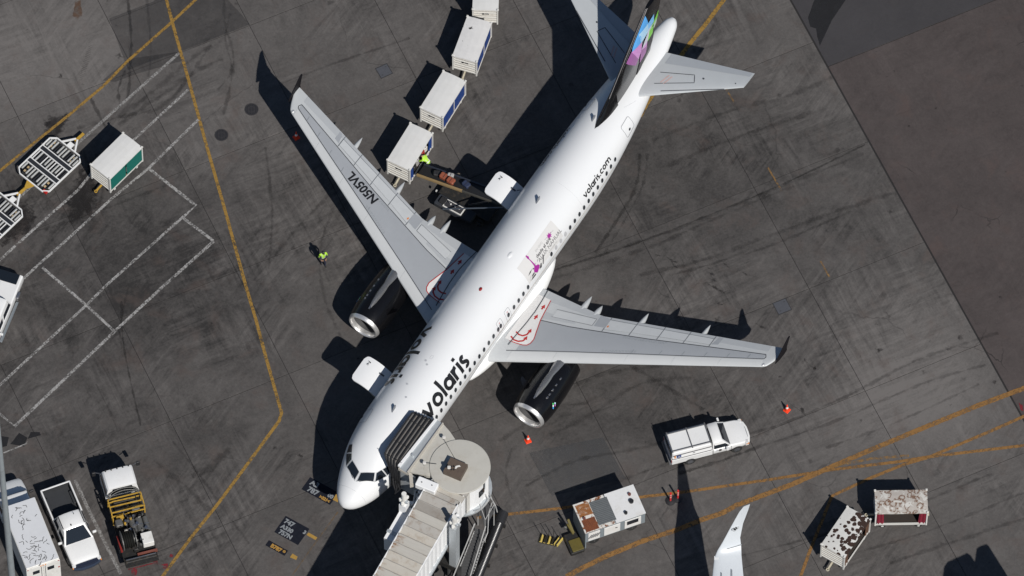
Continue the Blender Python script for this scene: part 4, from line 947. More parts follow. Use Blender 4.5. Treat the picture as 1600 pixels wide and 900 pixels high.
    for sx in (-1,1):
        MB().box((sx*(hx-.45),0,.34),(.10,Wd-.25,.10)).build('axle',steel,t)
        for sy in (-1,1):
            wh=MB().lathe([(-.06,.09),(-.06,.17),(-.03,.20),(.03,.20),(.06,.17),(.06,.09)],(sx*(hx-.45),sy*(hy-.12),.20),'Y',18,cap=True).build('wheel',rubber,t,smooth=40)
            MB().cyl((sx*(hx-.45),sy*(hy-.12),.20),.08,.14,12,'Y').build('hub',wheel_c or cart_white,wh)
    hm=tan if hitch=='cream' else yellow_paint
    d=MB().bar((hx-.1,.0,.42),(hx+.42,0,.36),.09).build('drawbar',hm,t)
    MB().lathe([(0,.10),(.05,.10),(.05,.055),(0,.055)],(hx+.48,0,.33),'Z',14).build('tow_eye',hm,d)
    MB().box((-hx-.08,0,.42),(.22,.26,.12)).build('rear_coupling',hm,t)
    return t
roof_spot=rustmat('cart_roof_spotted',(.66,.65,.64),(.02,.02,.02),.74,.77,2.6,rough=.55)
pt=[(-2.59,16.08),(-4.30,12.18),(-6.24,8.5)]
cart('far end cart of the white train, cut off by the top edge',(-1.78,19.62),-91.5)
cart('second white cart from the top, dark spots on its roof',pt[0],-107.2,roof=roof_spot)
cart('white cart with clean roof and closed blue curtains, third from the top',pt[1],-117.6)
c_open=cart('white cart nearest the belt loader, side open with bags and a worker reaching in',pt[2],-117.5,style='open')
cart('white cart with green side doors standing alone by the container dollies',(-23.91,7.62),-130.2,curtain=green_c,style='solid',group='carts parked alone',hitch='yellow',marks=False)
rA=rustmat('cart_roof_ring_rust',(.60,.58,.54),(.115,.043,.012),.49,.58,2.6,1.2,ring=True); rB=rustmat('cart_roof_brown_rust',(.62,.61,.58),(.030,.013,.008),.515,.535,2.3,vor=True,side=.14)
MC_in=M('cart_red_inside',(.16,.01,.02),.6)
cA=cart('cart with brown rust rings on its roof and tied maroon curtains',(23.09,-15.21),181.7,roof=rA,curtain=maroon,L=3.04,Wd=1.5,H=2.0,group='rusty carts at lower right',style='open',marks=False,hitch='cream')
cB=cart('white cart with dark brown flaked rust over its roof, at lower right',(19.81,-17.27),-121.6+0,roof=rB,curtain=M('curtain_brown',(.10,.05,.03),.7),L=2.95,Wd=1.58,H=2.0,group='rusty carts at lower right',style='open',marks=False,hitch='cream')
# luggage: in the open cart and on the belt
def bag(label,c,d,rz,mat,group,z=0):
    t=thing('suitcase',label,'suitcase',(c[0],c[1],z),rz,group)
    MB().box((0,0,d[2]/2),d,bev=.06).build('shell',mat,t); MB().box((d[0]/2+.01,0,d[2]*.5),(.03,d[1]*.45,.03)).build('handle',black_plastic,t)
    MB().box((0,0,d[2]+.004),(.03,d[1]*.9,.012)).build('strap',black_plastic,t); return t
def loc(t,x,y): 
    a=t.rotation_euler[2]; return (t.location.x+x*math.cos(a)-y*math.sin(a),t.location.y+x*math.sin(a)+y*math.cos(a))
bm=[M('bag_grey',(.35,.34,.33),.6),M('bag_white',(.6,.58,.55),.6),M('bag_red',(.32,.02,.015),.6),M('bag_black',(.02,.02,.022),.6),M('bag_brown',(.20,.07,.035),.6),M('bag_navy',(.02,.03,.07),.6)]
for k,(x,y,m_,lb) in enumerate(((-.95,.38,1,'pale suitcase in the open cart, at its far end'),(-.55,.40,2,'red suitcase in the open cart beside the worker'),(.15,.40,0,'grey suitcase in the open cart, just past the worker'),(.55,.42,3,'black suitcase in the open cart between grey and pale bags'),(.92,.38,0,'grey suitcase at the near end of the open cart'))): bag(lb,loc(c_open,x,y),(.32,.5,.45+.08*(k%3)),R(-117.5)+.1*(k-2),bm[m_],'bags in the open cart',.63)
# ---------------------------------------------------------------- container dollies
frame_w=M('dolly_white',(.76,.76,.75),.5,var=.06,dirt=.12,dc=(.3,.27,.22),dscale=4); deck_d=M('dolly_deck',(.018,.020,.025),.6,var=.25,scale=6); roll=M('roller_steel',(.58,.58,.56),.4,.5,dirt=.3,dc=(.15,.13,.1),dscale=6); cream=M('caster_tan',(.48,.36,.20),.6,dirt=.4)
def dolly(label,c,ang,L=3.3,Wd=2.5):
    t=thing('container_dolly',label,'container dolly',(c[0],c[1],0),R(ang),'container dollies'); hx,hy=L/2,Wd/2; z=.50; ch=.28
    P=[(-hx,-hy+ch*1.2),(-hx+ch,-hy),(hx-ch,-hy),(hx,-hy+ch*1.2),(hx,hy-ch*1.2),(hx-ch,hy),(-hx+ch,hy),(-hx,hy-ch*1.2)]
    for a,b in zip(P,P[1:]+P[:1]): MB().bar((a[0],a[1],z),(b[0],b[1],z),.07,.13).build('frame_rail',frame_w,t)
    for x in (-.56,.56): MB().box((x,0,z),(.24,Wd-.05,.10)).build('cross_plate',deck_d,t)
    for x in (-.72,-.40,.40,.72): MB().box((x,0,z+.012),(.05,Wd-.04,.11)).build('cross_bar',frame_w,t)
    for bx,(x0,x1) in enumerate(((-hx+.1,-.78),(-.36,.36),(.78,hx-.1))):
        n=11
        for k in range(n):
            y=lerp(-hy+.16,hy-.16,k/(n-1))
            if bx!=1 and k in (0,n-1): x0b,x1b=(x0+.15,x1) if bx==0 else (x0,x1-.15)
            else: x0b,x1b=x0,x1
            if bx==1: 
                if k%3==0: MB().box(((x0b+x1b)/2,y,z+.02),(x1b-x0b,.05,.05)).build('roller_rail',frame_w,t); continue
            if (k*7+bx*3)%4==1: MB().box(((x0b+x1b)/2,y,z-.02),(x1b-x0b,.06,.06)).build('roller_dark',deck_d,t); continue
            L2=(x1b-x0b)*(1 if k%2 else .82); MB().cyl((x0b+L2/2+(0 if bx else .05),y,z+.02),.066,L2,10,'X').build('roller',roll,t,smooth=40)
    for x in (-hx+.35,-1.0,1.0,hx-.35):
        for y in (-hy+.42,hy-.42): 
            MB().box((x,y,z+.03),(.14,.12,.05)).build('caster_bracket',cream,t)
    for x in (-1.2,1.2):
        MB().box((x,0,.28),(.10,Wd-.5,.10)).build('axle',steel,t)
        for y in (-hy+.3,hy-.3): MB().lathe([(-.08,.08),(-.08,.18),(-.04,.22),(.04,.22),(.08,.18),(.08,.08)],(x,y,.22),'Y',18,cap=True).build('wheel',rubber,t,smooth=40)
    MB().box((0,0,.36),(L-.3,Wd-.6,.06)).build('underframe',deck_d,t)
    for k in (-1,1): MB().bar((-hx,k*.55,z),(-hx-.75,k*.06,z-.03),.10,.08).build('tow_arm',frame_w,t)
    MB().box((-hx-.2,0,z-.02),(.35,.35,.05)).build('tow_plate',frame_w,t)
    d=MB().bar((-hx-.6,0,z-.06),(-hx-1.35,0,z-.1),.16,.10).build('drawbar',yellow_paint,t)
    MB().prism([(hx,-.30),(hx+.45,-.10),(hx+.45,.10),(hx,.30)],z-.08,z).build('rear_hitch',yellow_paint,t)
    MB().bar((hx+.4,0,z-.05),(hx+.9,0,z-.1),.12,.10).build('hitch_bar',yellow_paint,t)
    MB().box((hx-.1,hy-.18,z-.01),(.16,.30,.14)).build('red_corner',red,t)
    return t
dolly('container dolly with white frame and rollers, next to the green cart',(-28.0,7.87),-131)
dolly('container dolly cut off by the left edge of the picture',(-31.35,4.05),-131)
# ---------------------------------------------------------------- people
vest_m=M('vest_lime',(.42,.72,.05),.6,var=.1); reflect=M('vest_band',(.65,.66,.6),.4); navy_m=M('trouser_navy',(.015,.018,.04),.8); skin_m=M('skin',(.30,.17,.11),.6); hair_m=M('hair_black',(.01,.008,.008),.6); shoe_m=M('boot_black',(.012,.012,.012),.6); cap_m=M('cap_dark',(.02,.02,.025),.6)
def skinned(name,J,E,mat,parent,root=0,sub=2):
    me=bpy.data.meshes.new(name); me.from_pydata([j[:3] for j in J],E,[]); o=bpy.data.objects.new(name,me); col.objects.link(o)
    s=o.modifiers.new('skin','SKIN'); s.use_smooth_shade=True
    for k,j in enumerate(J): me.skin_vertices[0].data[k].radius=(j[3],j[4] if len(j)>4 else j[3])
    me.skin_vertices[0].data[root].use_root=True
    if sub: o.modifiers.new('sub','SUBSURF').levels=sub; o.modifiers['sub'].render_levels=sub
    dg=bpy.context.evaluated_depsgraph_get(); dg.update(); m2=bpy.data.meshes.new_from_object(o.evaluated_get(dg)); bpy.data.objects.remove(o); bpy.data.meshes.remove(me)
    m2.name=name; m2.materials.clear(); 
    ms=mat if isinstance(mat,(list,tuple)) else [mat]
    for m in ms: m2.materials.append(m)
    o=bpy.data.objects.new(name,m2); col.objects.link(o); o.parent=parent; return o
def person(label,c,rz,J,z=0):
    """J: joints dict in the person's frame (x forward, y left)"""
    t=thing('person',label,'person',(c[0],c[1],z),rz)
    o=['pelvis','waist','chest','neck','head','headtop','lsh','lel','lwr','lha','rsh','rel','rwr','rha','lhip','lkn','lan','lto','rhip','rkn','ran','rto']
    rad={'pelvis':(.14,.12),'waist':(.135,.11),'chest':(.165,.12),'neck':(.058,.058),'head':(.085,.095),'headtop':(.075,.085),'lsh':(.07,.07),'lel':(.048,.048),'lwr':(.032,.032),'lha':(.038,.022),'rsh':(.07,.07),'rel':(.048,.048),'rwr':(.032,.032),'rha':(.038,.022),'lhip':(.095,.095),'lkn':(.065,.065),'lan':(.045,.045),'lto':(.04,.035),'rhip':(.095,.095),'rkn':(.065,.065),'ran':(.045,.045),'rto':(.04,.035)}
    ix={k:i for i,k in enumerate(o)}; Jv=[tuple(J[k])+rad[k] for k in o]
    E=[('pelvis','waist'),('waist','chest'),('chest','neck'),('neck','head'),('head','headtop'),('chest','lsh'),('lsh','lel'),('lel','lwr'),('lwr','lha'),('chest','rsh'),('rsh','rel'),('rel','rwr'),('rwr','rha'),('pelvis','lhip'),('lhip','lkn'),('lkn','lan'),('lan','lto'),('pelvis','rhip'),('rhip','rkn'),('rkn','ran'),('ran','rto')]
    b=skinned('body',Jv,[(ix[a],ix[c2]) for a,c2 in E],[navy_m,vest_m,skin_m,shoe_m],t)
    me=b.data; V=lambda k:Vector(J[k])
    def near(p,a,c2):
        a,c2=V(a),V(c2); d=c2-a; u=max(0,min(1,(p-a).dot(d)/max(d.length_squared,1e-6))); return (p-(a+d*u)).length
    seg=[('waist','chest',1),('pelvis','waist',1),('chest','lsh',1),('chest','rsh',1),('lsh','lel',1),('rsh','rel',1),('chest','neck',1),('neck','head',2),('head','headtop',2),('lel','lwr',0),('rel','rwr',0),('lwr','lha',2),('rwr','rha',2),('lan','lto',3),('ran','rto',3),('lhip','lkn',0),('rhip','rkn',0),('lkn','lan',0),('rkn','ran',0),('pelvis','lhip',0),('pelvis','rhip',0)]
    for p in me.polygons: p.material_index=min(seg,key=lambda s:near(p.center,s[0],s[1]))[2]
    # five fingers on each hand, curled
    for s in ('l','r'):
        w0,h0=V(s+'wr'),V(s+'ha'); d=(h0-w0).normalized(); side=d.cross(Vector((0,0,1))); side=side.normalized() if side.length>.1 else Vector((0,1,0)); dn=d.cross(side)
        for k in range(4):
            a=h0+side*(.027*(k-1.5)); L=(.075,.085,.08,.062)[k]
            MB().tube([a,a+d*L*.45,a+d*L*.8+dn*L*.25,a+d*L*.9+dn*L*.6],[.010,.009,.008,.006],6).build('finger',skin_m,b)
        a=w0+(h0-w0)*.4+side*.035; MB().tube([a,a+side*.03+d*.03,a+side*.03+d*.065],[.012,.011,.008],6).build('thumb',skin_m,b)
    hd_=V('head'); ht=V('headtop'); u=(ht-hd_).normalized(); f=Vector((1,0,0)); f=(f-u*f.dot(u)).normalized(); l=u.cross(f)
    MB().ball(hd_.lerp(ht,.62)-f*.008,.108,14,8,sc=(1.0,.88,.85)).build('cap',cap_m,t,smooth=80)
    MB().add([ht+f*.07-u*.02+l*.07,ht+f*.17-u*.035+l*.05,ht+f*.17-u*.035-l*.05,ht+f*.07-u*.02-l*.07],[(0,1,2,3)]).build('cap_peak',cap_m,t)
    MB().ball(hd_+f*.10,.016,6,4).build('nose',skin_m,b)
    for s in (-1,1):
        MB().ball(hd_+l*s*.09,.022,6,4,sc=(.7,.4,1.2)).build('ear',skin_m,b); MB().ball(hd_+f*.086+l*s*.032+u*.03,.010,6,4).build('eye',M('eye_dark',(.02,.015,.01),.3),b)
    MB().bar(hd_+f*.088-u*.04-l*.022,hd_+f*.088-u*.04+l*.022,.008).build('mouth',M('lip',(.2,.06,.05),.5),b)
    # reflective bands
    wv,cv,pv=V('waist'),V('chest'),V('pelvis')
    for a in (wv.lerp(pv,.2),):
        ax=(cv-wv).normalized(); sx=ax.cross(Vector((0,1,0))).normalized(); sy=Vector((0,1,0)); r1=[]
        for h in (-.03,.03): r1.append([a+ax*h+sx*.135*math.cos(q*PI/8)+sy*.158*math.sin(q*PI/8) for q in range(16)])
        MB().loft(r1,cap=False).build('belt_band',reflect,t)
    for s in (-1,1):
        MB().tube([wv+Vector((.12,s*.09,0)),cv+Vector((.12,s*.10,0)),cv.lerp(V('neck'),.75)+Vector((0,s*.085,.045)),cv+Vector((-.12,s*.10,0)),wv+Vector((-.12,s*.09,0))],.018,5).build('shoulder_band',reflect,t)
    return t
stand={'pelvis':(0,0,.95),'waist':(.01,0,1.12),'chest':(.03,0,1.36),'neck':(.04,0,1.52),'head':(.07,0,1.61),'headtop':(.07,0,1.70),'lsh':(.03,.19,1.42),'lel':(.03,.25,1.15),'lwr':(.20,.16,1.02),'lha':(.26,.10,1.02),'rsh':(.03,-.19,1.42),'rel':(.0,-.25,1.15),'rwr':(.16,-.18,1.0),'rha':(.22,-.12,.99),
 'lhip':(0,.09,.90),'lkn':(.10,.09,.50),'lan':(.12,.09,.10),'lto':(.27,.10,.05),'rhip':(0,-.09,.90),'rkn':(.0,-.09,.50),'ran':(-.12,-.09,.11),'rto':(.02,-.10,.04)}
pg=G(505,414)
person('worker in lime vest, dark cap and navy trousers walking on the open apron',pg,R(-70),stand)
lean={'pelvis':(0,0,.95),'waist':(.09,0,1.10),'chest':(.30,0,1.27),'neck':(.43,0,1.38),'head':(.52,0,1.43),'headtop':(.60,0,1.49),'lsh':(.33,.19,1.29),'lel':(.52,.24,1.12),'lwr':(.76,.20,1.10),'lha':(.83,.19,1.08),'rsh':(.33,-.19,1.29),'rel':(.50,-.26,1.10),'rwr':(.72,-.20,1.04),'rha':(.79,-.18,1.02),
 'lhip':(0,.09,.90),'lkn':(.12,.11,.50),'lan':(.02,.12,.10),'lto':(.18,.13,.05),'rhip':(0,-.09,.90),'rkn':(.02,-.11,.50),'ran':(-.14,-.12,.10),'rto':(.02,-.13,.05)}
person('worker in lime vest leaning into the open baggage cart',loc(c_open,-.12,1.22),R(-117.5-90),lean)
# ---------------------------------------------------------------- cones, posts, chocks
def cone(label,px,py,tilt=0):
    c=G(px,py); t=thing('traffic_cone',label,'traffic cone',(c.x,c.y,0),random.random(),'orange traffic cones'); t.scale=(.95,.95,1.0)
    MB().box((0,0,.02),(.38,.38,.04),bev=.02).build('base',orange,t)
    MB().lathe([(.04,.15),(.30,.095)],(0,0,0),'Z',20).build('lower_body',orange,t,smooth=60)
    MB().lathe([(.30,.096),(.46,.064)],(0,0,0),'Z',20).build('white_band',M('cone_band',(.8,.8,.78),.4),t,smooth=60)
    MB().lathe([(.46,.063),(.68,.03),(.70,.001)],(0,0,0),'Z',20).build('tip',orange,t,smooth=60)
cone('orange cone on the open apron below the right wing tip',1229.5,641); cone('orange cone in front of the right engine',825,689); cone('orange cone standing in the shadow by the left wing tip',463,215)
def post(label,px,py):
    c=G(px,py); t=thing('marker_post',label,'marker post',(c.x,c.y,0),0,'red marker posts on black rubber bases')
    MB().lathe([(0,.30),(.05,.29),(.09,.14),(.10,.06)],(0,0,0),'Z',20,cap=True).build('base',black_plastic,t)
    MB().cyl((0,0,.50),.055,.85,12).build('post',M('post_red',(.55,.03,.03),.5),t)
    for z in (.55,.8): MB().cyl((0,0,z),.060,.12,12).build('reflective_sleeve',M('sleeve_pale',(.75,.35,.33),.4),t)
    MB().cyl((0,0,.97),.06,.08,12).build('cap',M('post_red2',(.6,.02,.02),.5),t)
post('left one of the two red marker posts by the yellow line',1047.5,783); post('right one of the two red marker posts by the yellow line',1059,779)
# yellow and black chock rack with upright handles
c=G(857,845); t=thing('chock_rack','yellow and black rack of wheel chocks with upright handles, left of the generator cart','chock rack',(c.x,c.y,0),R(-14)); t.scale=(.82,.82,.95)
ck=M('chock_yellow',(.62,.47,.12),.6,var=.15,dirt=.5,dc=(.05,.04,.02),dscale=8)
for k in range(4):
    x=-.52+.28*k; vs=[(x-.12,-.28,0),(x+.12,-.28,0),(x+.12,.28,0),(x-.12,.28,0),(x,-.28,.26),(x,.28,.26)]
    o=MB().add(vs,[(0,3,2,1),(0,1,4),(2,3,5),(1,2,5,4),(3,0,4,5)]).build('chock',black_plastic if k%2 else ck,t); MB().box((x,-.285,.08),(.16,.012,.05)).build('chock_end',ck,o)
for k in range(3):
    a=R(60); x=.62+.11*k; MB().box((x,.05-.02*k,.14),(.07,.72,.26),rz=-.35).build('chock_board',ck if k!=1 else black_plastic,t)
for x,y in ((-.55,.22),(-.05,.28),(.30,.30),(.78,.25)): MB().cyl((x,y,.55),.022,1.1,8).build('handle',black_plastic,t)
MB().box((-.05,0,-.0+.03),(1.3,.66,.05)).build('tray',M('rack_dark',(.03,.028,.02),.7),t)
# ---------------------------------------------------------------- road vehicles
tail_red=M('lamp_red',(.35,.01,.01),.3); lamp_w=M('lamp_clear',(.6,.6,.6),.15); lamp_o=M('lamp_amber',(.75,.25,.02),.3); chrome=M('chrome',(.42,.44,.48),.2,.9); liner=M('bed_liner',(.03,.032,.036),.7,var=.2); trim=M('trim_grey',(.12,.12,.125),.5)
def vwheels(t,xs_,hw,r=.36,w_=.24):
    for x in xs_:
        for s in (-1,1):
            wh=MB().lathe([(-w_/2,r*.55),(-w_/2,r*.92),(-w_*.35,r),(w_*.35,r),(w_/2,r*.92),(w_/2,r*.55)],(x,s*(hw-.10),r),'Y',24,cap=True).build('wheel',rubber,t,smooth=40)
            MB().cyl((x,s*(hw-.10),r),r*.56,w_+.02,16,'Y').build('rim',chrome,wh)
def hull(t,secs,mat,name='body'):
    rg=[]
    for x,hw,zb,zt,cr in secs: rg.append([(x,hw*.94,zb),(x,hw,zb+.18),(x,hw,zt-.16),(x,hw*.975,zt-.05),(x,hw*.90,zt),(x,hw*.45,zt+cr*.8),(x,0,zt+cr),(x,-hw*.45,zt+cr*.8),(x,-hw*.90,zt),(x,-hw*.975,zt-.05),(x,-hw,zt-.16),(x,-hw,zb+.18),(x,-hw*.94,zb)])
    return MB().loft(rg).build(name,mat,t,smooth=30)
def cabin(t,base,roof,zb,zr,mat,side_split=(.5,),glass_=True,crown=.05):
    """base=(x0,x1,hw) roof=(x0,x1,hw); x1 is the front"""
    (a0,a1,ah),(r0,r1,rh)=base,roof; rg=[]
    for u in (0,.12,.5,.88,1):
        e=.10 if u in (0,1) else 0
        x_b=lerp(a0,a1,u); x_r=lerp(r0,r1,u); rg.append([Vector((x_b,ah,zb)),Vector((lerp(x_b,x_r,.9),lerp(ah,rh,.9)-e*.3,lerp(zb,zr,.9)-e*.2)),Vector((x_r,rh*.9,zr-e*.4)),Vector((x_r,rh*.45,zr+crown-e*.4)),Vector((x_r,0,zr+crown*1.2-e*.4)),Vector((x_r,-rh*.45,zr+crown-e*.4)),Vector((x_r,-rh*.9,zr-e*.4)),Vector((lerp(x_b,x_r,.9),-(lerp(ah,rh,.9)-e*.3),lerp(zb,zr,.9)-e*.2)),Vector((x_b,-ah,zb))])
    cb=MB().loft(rg).build('cab',mat,t,smooth=30)
    def face(A,B,C,D,ins,name,off=.012):
        A,B,C,D=map(Vector,(A,B,C,D)); c=(A+B+C+D)/4; n=(B-A).cross(D-A).normalized()
        if n.dot(c-Vector(((a0+a1)/2,0,zb)))<0: n=-n
        P=[A.lerp(C,ins),B.lerp(D,ins),C.lerp(A,ins),D.lerp(B,ins)]; P=[p+n*off for p in P]; return MB().add(P+[p-n*.03 for p in P],[(0,1,2,3),(0,4,5,1),(1,5,6,2),(2,6,7,3),(3,7,4,0)]).build(name,glass,cb)
    face((a1,ah*.98,zb),(a1,-ah*.98,zb),(r1,-rh*.93,zr),(r1,rh*.93,zr),.06,'windshield',.02)
    face((a0,ah,zb),(a0,-ah,zb),(r0,-rh*.93,zr),(r0,rh*.93,zr),.14,'rear_window')
    sp=[0]+list(side_split)+[1] if side_split[0]<1 else [0,1]
    for s in (-1,1):
        for u0,u1 in zip(sp[:-1],sp[1:]):
            u0+=.025;u1-=.025; face((lerp(a0,a1,u0),s*ah,zb+.03),(lerp(a0,a1,u1),s*ah,zb+.03),(lerp(r0,r1,u1),s*rh*.98,zr-.06),(lerp(r0,r1,u0),s*rh*.98,zr-.06),.05,'side_window')
    return cb
def mirrors(t,x,hw,z,mat=van_white):
    for s in (-1,1): m=MB().box((x,s*(hw+.14),z),(.12,.24,.17),bev=.03).build('mirror',mat,t)
def pickup(label,c,ang,L=5.5,Wd=1.88,shell=False,cat='pickup truck',group='white pickup trucks'):
    t=thing('pickup_truck',label,cat,(c[0],c[1],0),R(ang),group); hx,hw=L/2,Wd/2
    if not shell: cx0,cx1,r0,r1,zr=-.62,1.30,-.42,.60,1.80; fx=1.30
    else: cx0,cx1,r0,r1,zr=.10,1.22,.14,.72,1.60; fx=1.22
    zb=1.10 if not shell else 1.0
    hull(t,[(cx0,hw,.45,zb,0),(cx1-.05,hw,.42,zb,.01),(cx1+.15,hw*.99,.42,zb-.02,.03),(hx-.55,hw*.97,.42,zb-.08,.05),(hx-.34,hw*.93,.42,zb-.13,.05),(hx-(.24 if not shell else .06),hw*.84,.45,zb-(.17 if not shell else .28),.03)],van_white)
    cabin(t,(cx0+.02,cx1,hw*.96),(r0,r1,hw*(.72 if not shell else .76)),zb-.02,zr,van_white,(.46,) if not shell else (2,))
    bx0=-hx; bl=cx0-bx0
    for s in (-1,1): MB().box(((bx0+cx0)/2,s*(hw-.05),(.5+zb)/2+.01),(bl,.10,zb-.48),bev=.03).build('bed_side',van_white,t); 
    MB().box((bx0+.04,0,(.5+zb)/2+.01),(.09,Wd-.12,zb-.5),bev=.02).build('tailgate',van_white,t)
    MB().box((cx0-.04,0,(.5+zb)/2),(.06,Wd-.2,zb-.5)).build('bed_front',van_white,t)
    MB().box(((bx0+cx0)/2,0,.66),(bl-.1,Wd-.2,.05)).build('bed_floor',liner,t)
    if not shell:
        for s in (-1,1): MB().box(((bx0+cx0)/2,s*(hw-.115),.88),(bl-.12,.03,.40)).build('bed_liner_side',liner,t)
        MB().box((cx0-.08,0,.88),(.02,Wd-.22,.40)).build('bed_liner_front',liner,t); MB().box((bx0+.10,0,.88),(.02,Wd-.22,.38)).build('bed_liner_rear',liner,t)
        for s in (-1,1): MB().box(((bx0+cx0)/2-.1,s*(hw-.20),.76),(.9,.16,.18),bev=.04).build('wheel_box',liner,t)
        MB().cyl((cx0+.45,.25,zr+.07),.015,.35,6).build('aerial',black_plastic,t); MB().box((r1-.15,-.15,zr+.07),(.10,.07,.05)).build('roof_lamp',black_plastic,t)
        for s in (-1,1): MB().bar((r0+.05,s*hw*.70,zr+.03),(r1-.05,s*hw*.70,zr+.03),.04,.03).build('roof_rail',black_plastic,t)
    else:
        s0,s1=bx0+.02,cx0-.03
        sh=MB().box(((s0+s1)/2,0,1.36),(s1-s0,Wd-.04,.56),bev=.06,taper=.97,ty=.86).build('shell',van_white,t)
        for y in (-.60,.60): MB().bar((s0+.05,y,1.69),(s1-.02,y,1.69),.04,.05).build('roof_rail',trim,t)
        for x in (s0+.08,(s0+s1)/2+.05,s1-.06): MB().bar((x,-.72,1.72),(x,.72,1.72),.045,.04).build('roof_bar',trim,t)
        for s in (-1,1):
            MB().box(((s0+s1)/2,s*(hw-.04),1.45),(s1-s0-.1,.02,.035)).build('shell_seam',trim,sh); MB().box(((s0+s1)/2,s*(hw-.02),1.08),(s1-s0-.06,.03,.05)).build('shell_sill',trim,sh)
            MB().box(((s0+s1)/2+.1,s*(hw-.045),1.28),(.14,.03,.05)).build('shell_latch',steel,sh)
            b=MB().cyl((s0+.42,s*(hw-.04),1.28),.15,.04,20,'Y').build('round_badge',M('badge_blue',(.02,.05,.22),.4),sh); MB().cyl((s0+.42,s*(hw-.015),1.28),.075,.02,16,'Y').build('badge_centre',M('badge_grey',(.35,.38,.42),.4),b)
            MB().box((s0+.18,s*(hw-.045),1.28),(.08,.03,.30)).build('side_marker',lamp_o,sh)
        for s in (-1,1):
            b=MB().cyl((.55,s*(hw+.005),.82),.10,.02,16,'Y').build('door_badge',M('badge_dark',(.05,.04,.035),.5),t)
            MB().box((cx0+.01,s*(hw+.006),.8),(.025,.014,.6)).build('door_gap',trim,t); MB().box((cx1+.02,s*(hw+.006),.75),(.02,.014,.5)).build('door_gap',trim,t)
        MB().box((bx0,0,1.38),(.03,Wd-.35,.40)).build('shell_glass',glass,sh)
    fp=[(hx-.06,0),(hx-.1,hw*.5),(hx-.22,hw*.86)]
    rg=[]
    for y in (-.97,-.8,-.4,0,.4,.8,.97):
        xx=hx+.07-.22*abs(y)**3; rg.append([(xx-.16,y*hw*.95,.42),(xx+.03,y*hw*.95,.44),(xx+.04,y*hw*.95,.62),(xx-.16,y*hw*.95,.66)])
    MB().loft(rg).build('front_bumper',M('bumper_slate',(.10,.13,.19),.25,.7) if not shell else van_white,t)
    rg=[]
    for y in (-.8,-.4,0,.4,.8): xx=hx+.03-.2*abs(y)**3; rg.append([(xx-.14,y*hw*.94,.60),(xx,y*hw*.94,.60),(xx-.05,y*hw*.94,.82 if not shell else .66),(xx-.3,y*hw*.94,.85 if not shell else .68)])
    MB().loft(rg).build('grille',M('grille_dark',(.025,.032,.055),.3,.3),t)
    for s in (-1,1):
        MB().box((hx-.23,s*hw*.83,.76),(.20,.24,.16),bev=.03).build('headlight',lamp_w,t); MB().box((hx-.18,s*hw*.93,.66),(.18,.06,.10)).build('indicator',lamp_o,t); MB().box((bx0+.01,s*(hw-.08),.85),(.04,.12,.30)).build('tail_light',tail_red,t)
    MB().box((bx0-.06,0,.5),(.14,Wd-.1,.14),bev=.02).build('rear_bumper',chrome if not shell else trim,t)
    MB().box((hx+.03,0,.52),(.02,.34,.12)).build('number_plate',M('plate',(.6,.6,.55),.4),t)
    mirrors(t,cx1-.28,hw,zb+.08); vwheels(t,(-hx+1.15,hx-.85),hw,.37 if not shell else .34)
    for s in (-1,1): MB().bar((cx1-.05,-s*.15,zb+.03),(cx1-.20,-s*.15+.45,zb+.16),.02).build('wiper',black_plastic,t)
    for s in (-1,1): MB().box((.35,s*(hw+.005),zb-.14),(.16,.03,.03)).build('door_handle',chrome,t)
    MB().box((0,0,.42),(L-.7,Wd-.3,.16)).build('chassis',trim,t)
    return t
pickup('white crew cab pickup with open black-lined bed, between the box truck and the service truck',(-25.82,-16.85),-67.5)
pickup('small white pickup with a ribbed camper shell and roof rails, right of the aircraft nose',(11.68,-10.62),17.0,L=4.9,Wd=1.72,shell=True)
# box truck
_f=G(28.4,784.5,3.06); _r=G(66.9,880.7,3.06); _d=(_f-_r).normalized(); _a=math.atan2(_d.y,_d.x); _c=(_f+_r)/2+_d*1.15
t=thing('box_truck','white box truck with scribbled tar repairs on its roof, at lower left','box truck',(_c.x,_c.y,0),_a) 
def scribble():
    m,nt,b=newmat('box_roof_white'); v=oc(nt); mv=mapping(nt,v,(1.1,3.4,1),(0,0,.08)); n=N(nt,'ShaderNodeTexNoise',i_Scale=2.4,i_Detail=2,i_Roughness=.6,i_Distortion=3.5); nt.links.new(mv,n.inputs['Vector'])
    k=ramp(nt,math_(nt,'ABSOLUTE',math_(nt,'SUBTRACT',n.outputs['Fac'],.5)),.030,.018); msk=ramp(nt,noise(nt,v,1.1,3,.5),.46,.54); msk2=ramp(nt,noise(nt,mapping(nt,v,(.8,.3,1)),3.3,2),.42,.50)
    nt.links.new(mix(nt,math_(nt,'MULTIPLY',k,math_(nt,'MULTIPLY',msk,msk2)),(.60,.61,.63),(.035,.035,.04)),b.inputs['Base Color']); b.inputs['Roughness'].default_value=.5; return m
BL,BW,BH=(_f-_r).length,2.05,3.05
MB().box((-1.15,0,(BH+.75)/2),(BL,BW,BH-.75),bev=.04).build('box_body',dull_white,t); MB().box((-1.15,0,BH+.012),(BL-.08,BW-.08,.03)).build('roof',M('box_roof_paint',(.60,.61,.63),.5,var=.04,dirt=.12,dc=(.4,.4,.4)),t)
rs2=random.Random(11); tarm=M('tar_stroke',(.03,.03,.035),.6)
